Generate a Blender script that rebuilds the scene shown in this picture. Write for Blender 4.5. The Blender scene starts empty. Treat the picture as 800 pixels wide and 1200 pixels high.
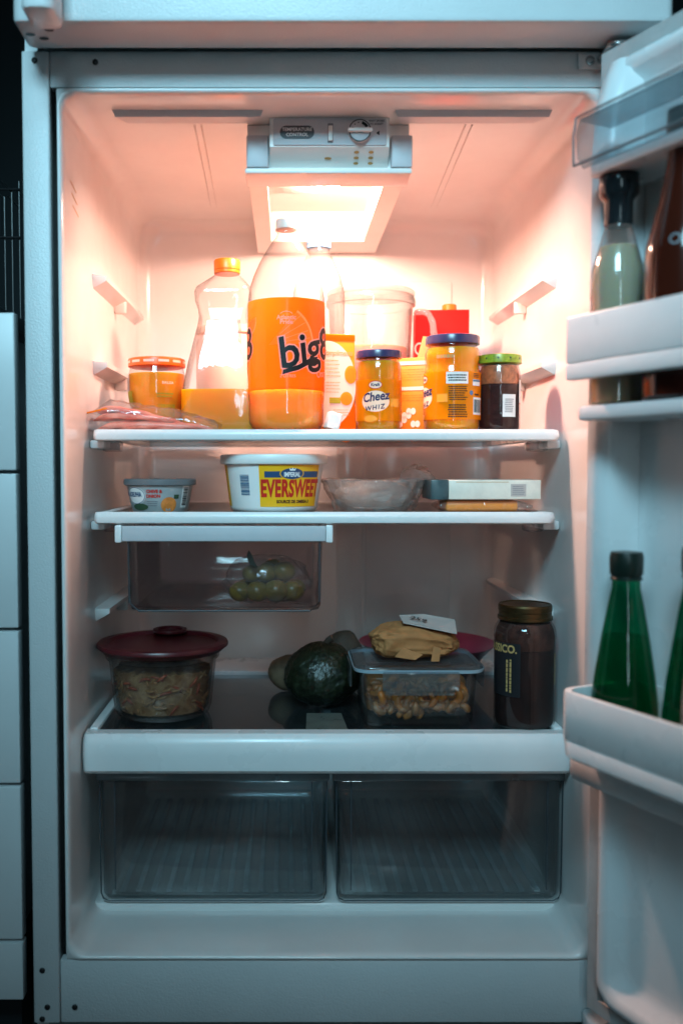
import bpy, bmesh, math, random
from mathutils import Vector, Matrix, noise
random.seed(7)
R = math.radians
scene = bpy.context.scene
COL = scene.collection

# ------------------------------------------------------------------ camera
FPX, CXP, CYP = 1074.0, 335.0, 600.0          # focal length and principal point in photo pixels (800x1200)
DIST, CZ = 1.2, 0.82                           # metres in front of the refrigerator's front plane (y=0), height
PITCH = math.atan(50 / FPX)
cam_d = bpy.data.cameras.new('camera'); cam = bpy.data.objects.new('camera', cam_d); COL.objects.link(cam)
cam.location = (0, -DIST, CZ); cam.rotation_euler = (R(90) - PITCH, 0, 0)
cam_d.sensor_fit = 'VERTICAL'; cam_d.sensor_height = 36.0; cam_d.sensor_width = 24.0
cam_d.lens = 36.0 * FPX / 1200; cam_d.shift_x = (400 - CXP) / 1200
cam_d.clip_start = 0.02; cam_d.clip_end = 50
cam_d.dof.use_dof = True; cam_d.dof.focus_distance = 1.38; cam_d.dof.aperture_fstop = 2.2
scene.camera = cam

# ------------------------------------------------------------------ world and kitchen light
wd = bpy.data.worlds.new('World'); scene.world = wd; wd.use_nodes = True
bg = wd.node_tree.nodes['Background']; bg.inputs[0].default_value = (0.30, 0.68, 0.90, 1); bg.inputs[1].default_value = 0.018

def area(name, loc, target, sx, sy, power, color):
    l = bpy.data.lights.new(name, 'AREA'); l.shape = 'RECTANGLE'; l.size = sx; l.size_y = sy
    l.energy = power; l.color = color
    o = bpy.data.objects.new(name, l); COL.objects.link(o); o.location = loc
    o.rotation_euler = (Vector(target) - Vector(loc)).to_track_quat('-Z', 'Y').to_euler()
    return o
# the kitchen window behind the photographer: tall, narrow, cool daylight
area('kitchen_window', (0.10, -2.7, 1.15), (0.10, 0, 0.95), 0.055, 1.0, 5.0, (0.62, 0.90, 1.0))
kl = area('kitchen_ceiling_light', (-0.25, -1.75, 2.05), (0.10, 0, 1.10), 0.7, 0.5, 5.4, (0.42, 0.82, 1.0)); kl.data.spread = R(52)

scene.view_settings.view_transform = 'Standard'; scene.view_settings.look = 'None'
scene.view_settings.gamma = 1.0; scene.view_settings.exposure = 0.0
scene.view_settings.use_curve_mapping = False
scene.render.engine = 'CYCLES'
cy = scene.cycles
cy.max_bounces = 12; cy.diffuse_bounces = 5; cy.glossy_bounces = 5; cy.transmission_bounces = 8
cy.transparent_max_bounces = 32; cy.sample_clamp_indirect = 6.0
cy.caustics_reflective = False; cy.caustics_refractive = False
BULB_POWER = 840.0
LAMP_COL = (1.0, 0.56, 0.42, 1)

def P(px, py, y):
    """photo pixel + depth behind the front plane -> (x, z)"""
    a = (px - CXP) / FPX; b = (CYP - py) / FPX
    dy = math.cos(PITCH) + b * math.sin(PITCH); dz = -math.sin(PITCH) + b * math.cos(PITCH)
    t = (y + DIST) / dy
    return a * t, CZ + dz * t
def PX(px, y, py=600): return P(px, py, y)[0]
def PZ(py, y): return P(335, py, y)[1]

# ------------------------------------------------------------------ materials
M = {}
def _new(name):
    m = bpy.data.materials.new(name); m.use_nodes = True; M[name] = m
    nt = m.node_tree; return m, nt, nt.nodes, nt.links
def mat(name, col, rough=0.4, metal=0.0, var=0.0, vscale=40.0, bump=0.0, bscale=300.0, coat=0.0, sss=0.0, spec=0.5, col2=None, emis=None, rvar=0.0):
    m, nt, N, L = _new(name); b = N['Principled BSDF']
    b.inputs['Base Color'].default_value = (*col, 1); b.inputs['Roughness'].default_value = rough
    b.inputs['Metallic'].default_value = metal; b.inputs['Coat Weight'].default_value = coat
    b.inputs['Coat Roughness'].default_value = 0.05; b.inputs['Specular IOR Level'].default_value = spec
    if sss: b.inputs['Subsurface Weight'].default_value = sss; b.inputs['Subsurface Radius'].default_value = (.01, .006, .003); b.inputs['Subsurface Scale'].default_value = 1.0
    tc = N.new('ShaderNodeTexCoord')
    if var or col2:
        n = N.new('ShaderNodeTexNoise'); n.inputs['Scale'].default_value = vscale; n.inputs['Detail'].default_value = 6; n.inputs['Roughness'].default_value = .65
        L.new(tc.outputs['Object'], n.inputs['Vector'])
        r = N.new('ShaderNodeValToRGB'); c2 = col2 or tuple(max(0, c * (1 - var)) for c in col)
        r.color_ramp.elements[0].color = (*c2, 1); r.color_ramp.elements[1].color = (*col, 1)
        r.color_ramp.elements[0].position = .36; r.color_ramp.elements[1].position = .64
        L.new(n.outputs['Fac'], r.inputs['Fac']); L.new(r.outputs['Color'], b.inputs['Base Color'])
    if rvar:
        n3 = N.new('ShaderNodeTexNoise'); n3.inputs['Scale'].default_value = 14; n3.inputs['Detail'].default_value = 8
        L.new(tc.outputs['Object'], n3.inputs['Vector'])
        mr = N.new('ShaderNodeMapRange'); mr.inputs['To Min'].default_value = max(.02, rough - rvar); mr.inputs['To Max'].default_value = rough + rvar
        mr.inputs['From Min'].default_value = .3; mr.inputs['From Max'].default_value = .7
        L.new(n3.outputs['Fac'], mr.inputs['Value']); L.new(mr.outputs['Result'], b.inputs['Roughness'])
    if bump:
        n2 = N.new('ShaderNodeTexNoise'); n2.inputs['Scale'].default_value = bscale; n2.inputs['Detail'].default_value = 3
        L.new(tc.outputs['Object'], n2.inputs['Vector'])
        bp = N.new('ShaderNodeBump'); bp.inputs['Strength'].default_value = bump; bp.inputs['Distance'].default_value = 0.002
        L.new(n2.outputs['Fac'], bp.inputs['Height']); L.new(bp.outputs['Normal'], b.inputs['Normal'])
    if emis:
        b.inputs['Emission Color'].default_value = (*emis[0], 1); b.inputs['Emission Strength'].default_value = emis[1]
    return m
def clear(name, tint=(.95, .95, .95), haze=0.03, hazecol=(.8, .8, .8), rough=0.03, ior=1.45, bump=0.0, bscale=60.0, edge=.72, fs=.55):
    m, nt, N, L = _new(name); N.remove(N['Principled BSDF']); out = N['Material Output']
    t = N.new('ShaderNodeBsdfTransparent'); t.inputs[0].default_value = (*tint, 1)
    lw = N.new('ShaderNodeLayerWeight'); lw.inputs['Blend'].default_value = .5; p3 = N.new('ShaderNodeMath'); p3.operation = 'POWER'; p3.inputs[1].default_value = 2.5; L.new(lw.outputs['Facing'], p3.inputs[0])
    mc = N.new('ShaderNodeMix'); mc.data_type = 'RGBA'; mc.inputs['A'].default_value = (*tint, 1); mc.inputs['B'].default_value = (*[c * edge for c in tint], 1)
    L.new(p3.outputs[0], mc.inputs['Factor']); L.new(mc.outputs['Result'], t.inputs[0])
    g = N.new('ShaderNodeBsdfGlossy'); g.inputs['Roughness'].default_value = rough
    d = N.new('ShaderNodeBsdfDiffuse'); d.inputs[0].default_value = (*hazecol, 1)
    tl = N.new('ShaderNodeBsdfTranslucent'); tl.inputs[0].default_value = (*hazecol, 1)
    dd = N.new('ShaderNodeMixShader'); dd.inputs[0].default_value = .5; L.new(d.outputs[0], dd.inputs[1]); L.new(tl.outputs[0], dd.inputs[2])
    h = N.new('ShaderNodeMixShader'); L.new(t.outputs[0], h.inputs[1]); L.new(dd.outputs[0], h.inputs[2])
    f = N.new('ShaderNodeLayerWeight'); f.inputs['Blend'].default_value = .5          # two-sided Schlick reflectance
    pw = N.new('ShaderNodeMath'); pw.operation = 'POWER'; pw.inputs[1].default_value = 5.0; L.new(f.outputs['Facing'], pw.inputs[0])
    f0 = ((ior - 1) / (ior + 1)) ** 2
    ma = N.new('ShaderNodeMath'); ma.operation = 'MULTIPLY_ADD'; ma.inputs[1].default_value = fs; ma.inputs[2].default_value = f0; L.new(pw.outputs[0], ma.inputs[0])
    s = N.new('ShaderNodeMixShader'); L.new(ma.outputs[0], s.inputs[0]); L.new(h.outputs[0], s.inputs[1]); L.new(g.outputs[0], s.inputs[2])
    L.new(s.outputs[0], out.inputs[0])
    tc = N.new('ShaderNodeTexCoord'); n = N.new('ShaderNodeTexNoise'); n.inputs['Scale'].default_value = 25; n.inputs['Detail'].default_value = 6
    L.new(tc.outputs['Object'], n.inputs['Vector'])
    mr = N.new('ShaderNodeMapRange'); mr.inputs['To Min'].default_value = haze * .5; mr.inputs['To Max'].default_value = min(1, haze * 1.5)
    L.new(n.outputs['Fac'], mr.inputs['Value']); L.new(mr.outputs['Result'], h.inputs[0])
    if bump:
        n2 = N.new('ShaderNodeTexNoise'); n2.inputs['Scale'].default_value = bscale; n2.inputs['Detail'].default_value = 4
        L.new(tc.outputs['Object'], n2.inputs['Vector'])
        bp = N.new('ShaderNodeBump'); bp.inputs['Strength'].default_value = bump; bp.inputs['Distance'].default_value = .004
        L.new(n2.outputs['Fac'], bp.inputs['Height'])
        L.new(bp.outputs['Normal'], g.inputs['Normal']); L.new(bp.outputs['Normal'], f.inputs['Normal']); L.new(bp.outputs['Normal'], d.inputs['Normal'])
    return m
def liquid(name, col, depth=.05, rough=.15):
    """cloudy drink or sauce: light scatters deep through it"""
    m = mat(name, col, rough, var=.06, vscale=30)
    p = m.node_tree.nodes['Principled BSDF']; p.inputs['Subsurface Weight'].default_value = 1.0
    p.inputs['Subsurface Radius'].default_value = (1.0, .45, .12); p.inputs['Subsurface Scale'].default_value = depth
    return m
def film(name, col, tl=.55, rough=.35, var=.0, vscale=35):
    """thin printed film that light shines through"""
    m = mat(name, col, rough, var=var, vscale=vscale); nt = m.node_tree; N = nt.nodes; L = nt.links; p = N['Principled BSDF']
    t = N.new('ShaderNodeBsdfTranslucent'); t.inputs[0].default_value = (*col, 1)
    x = N.new('ShaderNodeMixShader'); x.inputs[0].default_value = tl; L.new(p.outputs[0], x.inputs[1]); L.new(t.outputs[0], x.inputs[2])
    L.new(x.outputs[0], N['Material Output'].inputs[0]); return m

mat('liner', (.80, .79, .78), .17, rvar=.05, bump=.05, bscale=16, var=.05, vscale=7)
mat('enamel', (.66, .68, .69), .36, bump=.35, bscale=420, var=.05, vscale=9)
mat('door_white', (.72, .74, .75), .28, rvar=.08, var=.04, vscale=8)
mat('trim_white', (.80, .80, .80), .30, rvar=.08, var=.05, vscale=12)
mat('housing', (.80, .77, .74), .35, var=.04, vscale=20)
mat('control_grey', (.52, .53, .56), .4, var=.05)
mat('badge_dark', (.04, .05, .06), .45)
mat('ink_white', (.85, .85, .85), .5)
mat('ink_black', (.012, .012, .013), .5, spec=.25)
mat('ink_grey', (.18, .18, .2), .5)
mat('screw_dark', (.02, .02, .022), .35, .3)
mat('steel', (.5, .5, .5), .25, 1.0)
mat('dark_gap', (.010, .014, .018), .8)
mat('rubber', (.16, .16, .17), .6, var=.3, vscale=60)
mat('gasket_white', (.45, .46, .46), .6, var=.15, vscale=30)
mat('cabinet_paint', (.70, .72, .73), .35, var=.05, vscale=10)
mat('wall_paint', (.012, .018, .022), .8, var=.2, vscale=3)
mat('counter', (.03, .035, .04), .3, var=.4, vscale=60)
mat('floor_tile', (.10, .10, .10), .5, var=.3, vscale=8)
clear('shelf_glass', (.76, .77, .76), .20, (.45, .46, .46), .06, 1.5)
clear('crisper_glass', (.66, .72, .74), .06, (.30, .34, .36), .05, 1.7, fs=1.3)
clear('crisper', (.92, .94, .945), .016, (.42, .47, .5), .05, 1.75, bump=.10, bscale=20, edge=.45, fs=.9)
clear('drawer_clear', (.93, .91, .92), .016, (.6, .58, .6), .04, 1.75, bump=.10, bscale=20, edge=.45, fs=.9)
clear('pet', (.95, .945, .94), .07, (.9, .88, .86), .05, 1.5, bump=.15, bscale=30, edge=.30)
clear('pet_thick', (.85, .84, .83), .22, (.9, .88, .86), .06, 1.45)
clear('glass', (.95, .955, .95), .02, (.7, .7, .7), .02, 1.5)
clear('glass_dim', (.88, .87, .86), .04, (.5, .5, .5), .04, 1.5)
clear('wrap', (.96, .96, .96), .09, (.9, .88, .86), .08, 1.6, bump=1.0, bscale=45, edge=.8)
clear('tint_water', (.45, .85, .70), .02, (.1, .3, .2), .05, 1.3)
clear('wrap_milky', (.95, .93, .91), .22, (.95, .92, .9), .14, 1.6, bump=.9, bscale=38)
clear('lid_clear', (.82, .86, .88), .11, (.6, .62, .64), .10, 1.5)
clear('cover_clear', (.72, .76, .78), .10, (.6, .66, .7), .06, 1.45)
clear('green_glass', (.05, .48, .30), .10, (.0, .16, .09), .03, 1.5)
clear('sheet_clear', (.6, .62, .58), .35, (.55, .56, .5), .2, 1.45)
liquid('orange_drink', (.99, .34, .004), .10)
liquid('orange_juice', (.99, .34, .005), .10)
liquid('pink_drink', (.75, .36, .28))
liquid('cheese_sauce', (.98, .30, .004))
liquid('cheese_small', (.98, .30, .004))
liquid('queso', (.92, .32, .012))
liquid('dressing', (.40, .36, .25), .02)
mat('cap_orange', (.90, .17, .005), .35, sss=.1)
mat('cap_white', (.74, .60, .53), .4)
mat('cap_blue', (.16, .42, .72), .35)
film('label_orange', (.96, .25, .010), .6, .16, .10)
film('fruit_orange', (.98, .46, .05), .6, .2, .12, 90)
film('fruit_pale', (.98, .66, .22), .6)
film('ink_pink', (.95, .62, .52), .5)
film('label_yellow', (.97, .36, .006), .5, .16, .05)
mat('label_peach', (.95, .62, .45), .4)
mat('label_amber', (.90, .33, .03), .4)
mat('lid_navy', (.035, .035, .10), .25)
mat('lid_orange', (.85, .13, .01), .35)
mat('lid_green', (.28, .42, .03), .3, var=.5, vscale=160)
mat('lid_gold', (.11, .07, .03), .36, .9, var=.3, vscale=60)
mat('lid_red', (.085, .008, .012), .34, var=.12, vscale=15)
mat('lid_grey', (.16, .16, .17), .35)
mat('tub_silver', (.42, .45, .46), .28, .15, var=.12, vscale=25)
mat('tub_white', (.82, .80, .78), .35, sss=.08)
mat('tub_yellow', (.95, .46, .012), .35)
mat('ink_red', (.62, .02, .012), .4)
mat('ink_blue', (.02, .065, .16), .4)
mat('ink_teal', (.05, .16, .28), .4)
mat('ink_olive', (.35, .30, .02), .4)
mat('onion', (.80, .25, .05), .35, var=.3, vscale=120)
mat('chive', (.03, .07, .035), .5)
mat('jam', (.045, .008, .006), .6, var=.6, vscale=70, spec=.1)
mat('jam_smear', (.55, .16, .06), .3, var=.6, vscale=110)
mat('label_white', (.78, .76, .74), .5, var=.08, vscale=60)
mat('carton_orange', (.90, .25, .012), .42, var=.06)
mat('carton_pink', (.92, .60, .48), .42)
mat('carton_red', (.75, .008, .005), .6, spec=.15)
mat('cardboard', (.55, .30, .10), .75, var=.12, vscale=80)
mat('ham', (.86, .17, .11), .3, sss=.25, var=.25, vscale=45, col2=(.95, .36, .27))
mat('rice', (.80, .74, .66), .6, var=.3, vscale=160, bump=.6, bscale=260)
mat('cheddar', (.98, .28, .004), .4, sss=.1, var=.1, vscale=40)
mat('cream_box', (.78, .72, .62), .45, var=.16, vscale=30)
film('bowl_white', (.92, .88, .85), .5, .3, .06)
clear('rim_plastic', (.70, .75, .77), .40, (.50, .56, .60), .12, 1.7)
clear('rib_plastic', (.72, .80, .82), .50, (.60, .68, .72), .10, 1.6)
mat('box_teal', (.012, .035, .042), .3, var=.8, vscale=45, col2=(.06, .10, .11))
mat('grape', (.28, .17, .015), .3, sss=.2, var=.4, vscale=60)
mat('leaf_dark', (.015, .03, .012), .5, var=.3)
mat('squash', (.016, .021, .009), .40, var=.75, vscale=110, bump=1.0, bscale=110)
mat('potato', (.20, .13, .075), .7, var=.35, vscale=70)
mat('potato_dark', (.07, .045, .03), .7, var=.35, vscale=70)
mat('paper_bag', (.42, .17, .055), .8, var=.18, vscale=60)
mat('paper_note', (.50, .43, .40), .7, var=.08, vscale=40)
mat('maroon', (.22, .02, .05), .35, var=.1)
mat('pasta', (.36, .125, .022), .38, var=.45, vscale=120, sss=.1)
mat('pasta_orange', (.55, .16, .010), .35, var=.3, vscale=120, sss=.1)
mat('casserole', (.46, .26, .12), .5, var=.55, vscale=75, col2=(.26, .10, .035))
mat('sauce_smear', (.070, .022, .015), .7, var=.7, vscale=70, spec=.08)
mat('noodle_pale', (.44, .21, .08), .45, var=.3, vscale=90)
mat('tomato_bit', (.40, .07, .025), .4)
mat('sauce_dark', (.022, .006, .005), .7, var=.5, vscale=60, spec=.08)
mat('label_black', (.012, .013, .016), .4)
mat('ink_gold', (.48, .32, .12), .4)
mat('bbq', (.045, .008, .004), .12)
mat('bottle_dark', (.012, .014, .016), .15)
mat('cap_green_dark', (.008, .018, .014), .35)
mat('soda_green', (.0, .045, .024), .25)
mat('seal_blue', (.30, .40, .46), .4)
mat('bulb', (1, 1, 1), .3)
nb = M['bulb'].node_tree; nb.nodes.remove(nb.nodes['Principled BSDF'])
em = nb.nodes.new('ShaderNodeEmission'); em.inputs[0].default_value = LAMP_COL; em.inputs[1].default_value = BULB_POWER
nb.links.new(em.outputs[0], nb.nodes['Material Output'].inputs[0])

# ------------------------------------------------------------------ mesh helpers
def rr(hx, hy, r, n=5, cx=0.0, cy=0.0):
    """rounded rectangle outline, counter-clockwise"""
    r = max(1e-5, min(r, hx - 1e-5, hy - 1e-5)); pts = []
    for qx, qy, a0 in ((1, 1, 0), (-1, 1, 90), (-1, -1, 180), (1, -1, 270)):
        for k in range(n + 1):
            a = R(a0 + 90.0 * k / n)
            pts.append((cx + qx * (hx - r) + r * math.cos(a), cy + qy * (hy - r) + r * math.sin(a)))
    return pts
class MB:
    def __init__(s): s.v = []; s.f = []
    def add(s, verts, faces, mtx=None):
        b = len(s.v)
        s.v += [tuple(mtx @ Vector(v)) if mtx else tuple(v) for v in verts]
        s.f += [tuple(b + i for i in f) for f in faces]; return s
    def box(s, x0, x1, y0, y1, z0, z1, mtx=None):
        v = [(x, y, z) for z in (z0, z1) for y in (y0, y1) for x in (x0, x1)]
        return s.add(v, [(0, 2, 3, 1), (4, 5, 7, 6), (0, 1, 5, 4), (2, 6, 7, 3), (0, 4, 6, 2), (1, 3, 7, 5)], mtx)
    def loft(s, rings, cap0=True, cap1=True, mtx=None, closed=False):
        n = len(rings[0]); v = [p for r in rings for p in r]; f = []
        m = len(rings)
        for i in range(m - 1 if not closed else m):
            j = (i + 1) % m
            for k in range(n): f.append((i * n + k, i * n + (k + 1) % n, j * n + (k + 1) % n, j * n + k))
        if cap0: f.append(tuple(range(n - 1, -1, -1)))
        if cap1: f.append(tuple((m - 1) * n + k for k in range(n)))
        return s.add(v, f, mtx)
    def rloft(s, rows, cx=0, cy=0, n=5, cap0=True, cap1=True, mtx=None):
        """rows of (z, hx, hy, r)"""
        return s.loft([[(x, y, z) for x, y in rr(hx, hy, r, n, cx, cy)] for z, hx, hy, r in rows], cap0, cap1, mtx)
    def rbox(s, x0, x1, y0, y1, z0, z1, r=.004, e=.002, axis='z', n=3, mtx=None):
        """box with rounded edges; r on the edges along axis, e at its ends"""
        if axis == 'z': A, B, C = (x0, x1), (y0, y1), (z0, z1); mk = lambda a, b, c: (a, b, c)
        elif axis == 'y': A, B, C = (x0, x1), (z0, z1), (y0, y1); mk = lambda a, b, c: (a, c, b)
        else: A, B, C = (y0, y1), (z0, z1), (x0, x1); mk = lambda a, b, c: (c, a, b)
        hx, hy = abs(A[1] - A[0]) / 2, abs(B[1] - B[0]) / 2; cx, cy_ = sum(A) / 2, sum(B) / 2; c0, c1 = min(C), max(C)
        rows = []
        for c, i in ((c0, e), (c0 + .3 * e, .3 * e), (c0 + e, 0), (c1 - e, 0), (c1 - .3 * e, .3 * e), (c1, e)):
            rows.append([mk(a, b, c) for a, b in rr(hx - i, hy - i, max(r - i, .0004), n, cx, cy_)])
        return s.loft(rows, mtx=mtx)
    def lathe(s, prof, cx=0, cy=0, z0=0, seg=48, cap0=True, cap1=True, mtx=None):
        return s.loft([[(cx + r * math.cos(2 * math.pi * k / seg), cy + r * math.sin(2 * math.pi * k / seg), z0 + z) for k in range(seg)] for r, z in prof], cap0, cap1, mtx)
    def tube(s, pts, r, seg=8, caps=True, mtx=None):
        pts = [Vector(p) for p in pts]; rings = []; up = Vector((0, 0, 1))
        for i, p in enumerate(pts):
            d = (pts[min(i + 1, len(pts) - 1)] - pts[max(i - 1, 0)]).normalized()
            a = up if abs(d.dot(up)) < .95 else Vector((1, 0, 0))
            u = d.cross(a).normalized(); w = u.cross(d).normalized()
            rad = r[i] if isinstance(r, (list, tuple)) else r
            rings.append([tuple(p + u * rad * math.cos(2 * math.pi * k / seg) + w * rad * math.sin(2 * math.pi * k / seg)) for k in range(seg)])
        return s.loft(rings, caps, caps, mtx)
    def blob(s, c, rad, nz=16, seg=24, amp=0.0, freq=20.0, seed=0, zflat=None, mtx=None):
        rings = []
        for i in range(1, nz):
            th = math.pi * i / nz; ring = []
            for k in range(seg):
                ph = 2 * math.pi * k / seg
                d = Vector((math.sin(th) * math.cos(ph), math.sin(th) * math.sin(ph), -math.cos(th)))
                p = Vector((d.x * rad[0], d.y * rad[1], d.z * rad[2]))
                if amp:
                    q = p * freq + Vector((seed * 3.7, seed, -seed))
                    p += d * amp * (noise.noise(q) + .5 * noise.noise(q * 2.1))
                p += Vector(c)
                if zflat is not None and p.z < zflat: p.z = zflat
                ring.append(tuple(p))
            rings.append(ring)
        return s.loft(rings, mtx=mtx)
    def build(s, name, material, parent=None, sharp=38, sub=0, flat=False):
        me = bpy.data.meshes.new(name); me.from_pydata(s.v, [], s.f); me.validate()
        bm = bmesh.new(); bm.from_mesh(me)
        bmesh.ops.recalc_face_normals(bm, faces=bm.faces); bm.to_mesh(me); bm.free()
        me.materials.append(M[material])
        if not flat:
            for p in me.polygons: p.use_smooth = True
            me.set_sharp_from_angle(angle=R(sharp))
        o = bpy.data.objects.new(name, me); COL.objects.link(o)
        if parent is not None:
            off = WLOC[parent.name]; WLOC[o.name] = off; o.parent = parent
        else:
            xs = [v.co for v in me.vertices]
            off = Vector(((min(v.x for v in xs) + max(v.x for v in xs)) / 2, (min(v.y for v in xs) + max(v.y for v in xs)) / 2, min(v.z for v in xs)))
            o.location = off; WLOC[o.name] = off
        me.transform(Matrix.Translation(-off))
        if sub:
            md = o.modifiers.new('subdivision', 'SUBSURF'); md.levels = sub; md.render_levels = sub
        return o
WLOC = {}
def thing(name, loc, label, cat, group=None):
    o = bpy.data.objects.new(name, None); o.empty_display_size = .02; COL.objects.link(o); o.location = loc
    WLOC[o.name] = Vector(loc); return tag(o, label, cat, group)
def tag(o, label, cat, group=None):
    o['label'] = label; o['category'] = cat
    if group: o['group'] = group
    return o
def struct(o): o['kind'] = 'structure'; return o

# lettering: flat glyph meshes in (a, b) millimetre-true metres, then mapped onto a surface
def glyphs(body, size, bold=0.0, shear=0.0, width=1.0, align='CENTER', spacing=1.0):
    cu = bpy.data.curves.new('t', 'FONT'); cu.body = body; cu.size = size; cu.offset = bold; cu.shear = shear
    cu.align_x = align; cu.align_y = 'CENTER'; cu.space_character = spacing; cu.resolution_u = 3
    ob = bpy.data.objects.new('t', cu); COL.objects.link(ob)
    dg = bpy.context.evaluated_depsgraph_get(); ev = ob.evaluated_get(dg); me = ev.to_mesh()
    v = [(p.co.x * width, p.co.y) for p in me.vertices]; f = [tuple(p.vertices) for p in me.polygons]
    ev.to_mesh_clear(); bpy.data.objects.remove(ob); bpy.data.curves.remove(cu)
    return v, f
def sliced(v, f, step):
    bm = bmesh.new(); vs = [bm.verts.new((a, b, 0)) for a, b in v]
    for q in f:
        try: bm.faces.new([vs[i] for i in q])
        except ValueError: pass
    if v:
        a0 = min(a for a, b in v); a1 = max(a for a, b in v); x = a0 + step
        while x < a1:
            bmesh.ops.bisect_plane(bm, geom=bm.verts[:] + bm.edges[:] + bm.faces[:], plane_co=(x, 0, 0), plane_no=(1, 0, 0)); x += step
    bm.verts.index_update()
    out = [(p.co.x, p.co.y) for p in bm.verts], [tuple(q.index for q in fc.verts) for fc in bm.faces]; bm.free(); return out
def rot2(v, deg, a=0, b=0):
    c, s = math.cos(R(deg)), math.sin(R(deg)); return [(a + x * c - y * s, b + x * s + y * c) for x, y in v]
def on_cyl(mb, vf, cx, cyy, rad, ang, z, off=.0004, step=.004):
    """wrap flat shape round a vertical body: ang (deg, 0 faces the camera), rad a number or function of z"""
    v, f = sliced(vf[0], vf[1], step); pts = []
    r0 = rad(z) if callable(rad) else rad
    for a, b in v:
        r = (rad(z + b) if callable(rad) else rad) + off; t = R(ang) + a / r0
        pts.append((cx + r * math.sin(t), cyy - r * math.cos(t), z + b))
    mb.add(pts, f); return mb
def quad(a0, a1, b0, b1): return [(a0, b0), (a1, b0), (a1, b1), (a0, b1)], [(0, 1, 2, 3)]
def grid(a0, a1, b0, b1, nb=1):
    v = []; f = []
    for j in range(nb + 1): b = b0 + (b1 - b0) * j / nb; v += [(a0, b), (a1, b)]
    for j in range(nb): f.append((2 * j, 2 * j + 1, 2 * j + 3, 2 * j + 2))
    return v, f
def disc(rx, ry, a=0, b=0, n=24, t0=0, t1=360):
    full = abs(t1 - t0) >= 360
    v = [(a + rx * math.cos(R(t0 + (t1 - t0) * k / n)), b + ry * math.sin(R(t0 + (t1 - t0) * k / n))) for k in range(n if full else n + 1)]
    if not full: v.append((a, b))
    return v, [tuple(range(len(v)))]
def ring2(rx, ry, w, a=0, b=0, n=28, t0=0, t1=360):
    v = []; f = []
    for k in range(n + 1):
        c, s = math.cos(R(t0 + (t1 - t0) * k / n)), math.sin(R(t0 + (t1 - t0) * k / n))
        v += [(a + rx * c, b + ry * s), (a + (rx - w) * c, b + (ry - w) * s)]
    for k in range(n): f.append((2 * k, 2 * k + 2, 2 * k + 3, 2 * k + 1))
    return v, f
def merge(*vfs):
    V, F = [], []
    for v, f in vfs:
        b = len(V); V += v; F += [tuple(b + i for i in q) for q in f]
    return V, F
def on_plane(mb, vf, o, ux, uz, off):
    """flat shape on a plane: origin o, unit axes ux (a) and uz (b), lifted along off"""
    mb.add([tuple(Vector(o) + Vector(ux) * a + Vector(uz) * b + Vector(off)) for a, b in vf[0]], vf[1]); return mb
def barcode(w, h, n=18, seed=1):
    rd = random.Random(seed); q = []; x = -w / 2
    while x < w / 2 - .0002:
        t = w / n * rd.choice((.35, .5, .8)); q.append(quad(x, min(x + t, w / 2), -h / 2, h / 2)); x += t + w / n * rd.choice((.3, .45, .6))
    return merge(*q)
def text_lines(w, h, n, seed=1, fill=.42):
    """rows of tiny print, too small to read"""
    rd = random.Random(seed); q = []
    for i in range(n):
        b = h / 2 - h * (i + .5) / n; x = -w / 2 + rd.random() * w * .06; end = w / 2 - rd.random() * w * .2
        while x < end:
            t = w * rd.uniform(.04, .14); q.append(quad(x, min(x + t, end), b - h / n * fill / 2, b + h / n * fill / 2)); x += t + w * .02
    return merge(*q)

# ================================================================== THE SETTING
fl = struct(MB().box(-1.6, 1.6, -3.6, .80, -.02, 0).build('floor', 'floor_tile'))
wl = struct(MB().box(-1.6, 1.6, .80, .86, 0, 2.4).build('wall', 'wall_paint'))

# ================================================================== REFRIGERATOR
XL, XR = PX(72, 0), PX(700, 0)                 # liner opening
ZT, ZB = PZ(104, 0), PZ(1123, 0)
CL, CR = PX(33, 0), PX(762, 0)                 # cabinet outer sides
CT0, CB0 = PZ(61, 0), PZ(1197, 0)              # front frame top and bottom
YB = .60                                       # back of the liner
XC = (XL + XR) / 2; ZC = (ZT + ZB) / 2; HX = (XR - XL) / 2; HZ = (ZT - ZB) / 2
fridge = thing('refrigerator', (XC, .36, 0), 'white top-freezer refrigerator with its lower door standing open and inner light on', 'refrigerator')

m = MB(); b = .016
m.box(CL, CL + b, .014, .72, .04, 1.62).box(CR - b, CR, .014, .72, .04, 1.62).box(CL + b, CR - b, .70, .72, .04, 1.62)
m.box(CL + b, CR - b, .014, .70, 1.60, 1.62).box(CL + b, CR - b, .014, .70, .04, .055).box(CL + b, CR - b, .03, .70, CT0 + .02, CT0 + .035)
m.build('cabinet', 'enamel', fridge)
# front frame: side strips and cross rails, butted
SL, SR = PX(65, 0), PX(707, 0)
for x0, x1 in ((CL, SL - .0006), (SR + .0006, CR)):
    MB().rbox(x0, x1, -.004, .0135, CB0, CT0, .003, .002).build('side_strip', 'enamel', fridge)
MB().rbox(SL, SR, -.003, .013, ZT + .0005, CT0, .003, .002).build('cross_rail', 'enamel', fridge)
MB().rbox(SL, SR, -.003, .013, CB0, ZB - .0005, .003, .002).build('cross_rail', 'enamel', fridge)
MB().box(CL, CR, .045, .06, .045, CB0 + .03).build('toe_grille', 'dark_gap', fridge)
for sx in (CL + .05, CR - .05):
    for sy in (.08, .64): MB().lathe([(.016, 0), (.016, .008), (.009, .01), (.009, .04)], sx, sy, 0, 20).build('foot', 'rubber', fridge)
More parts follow.
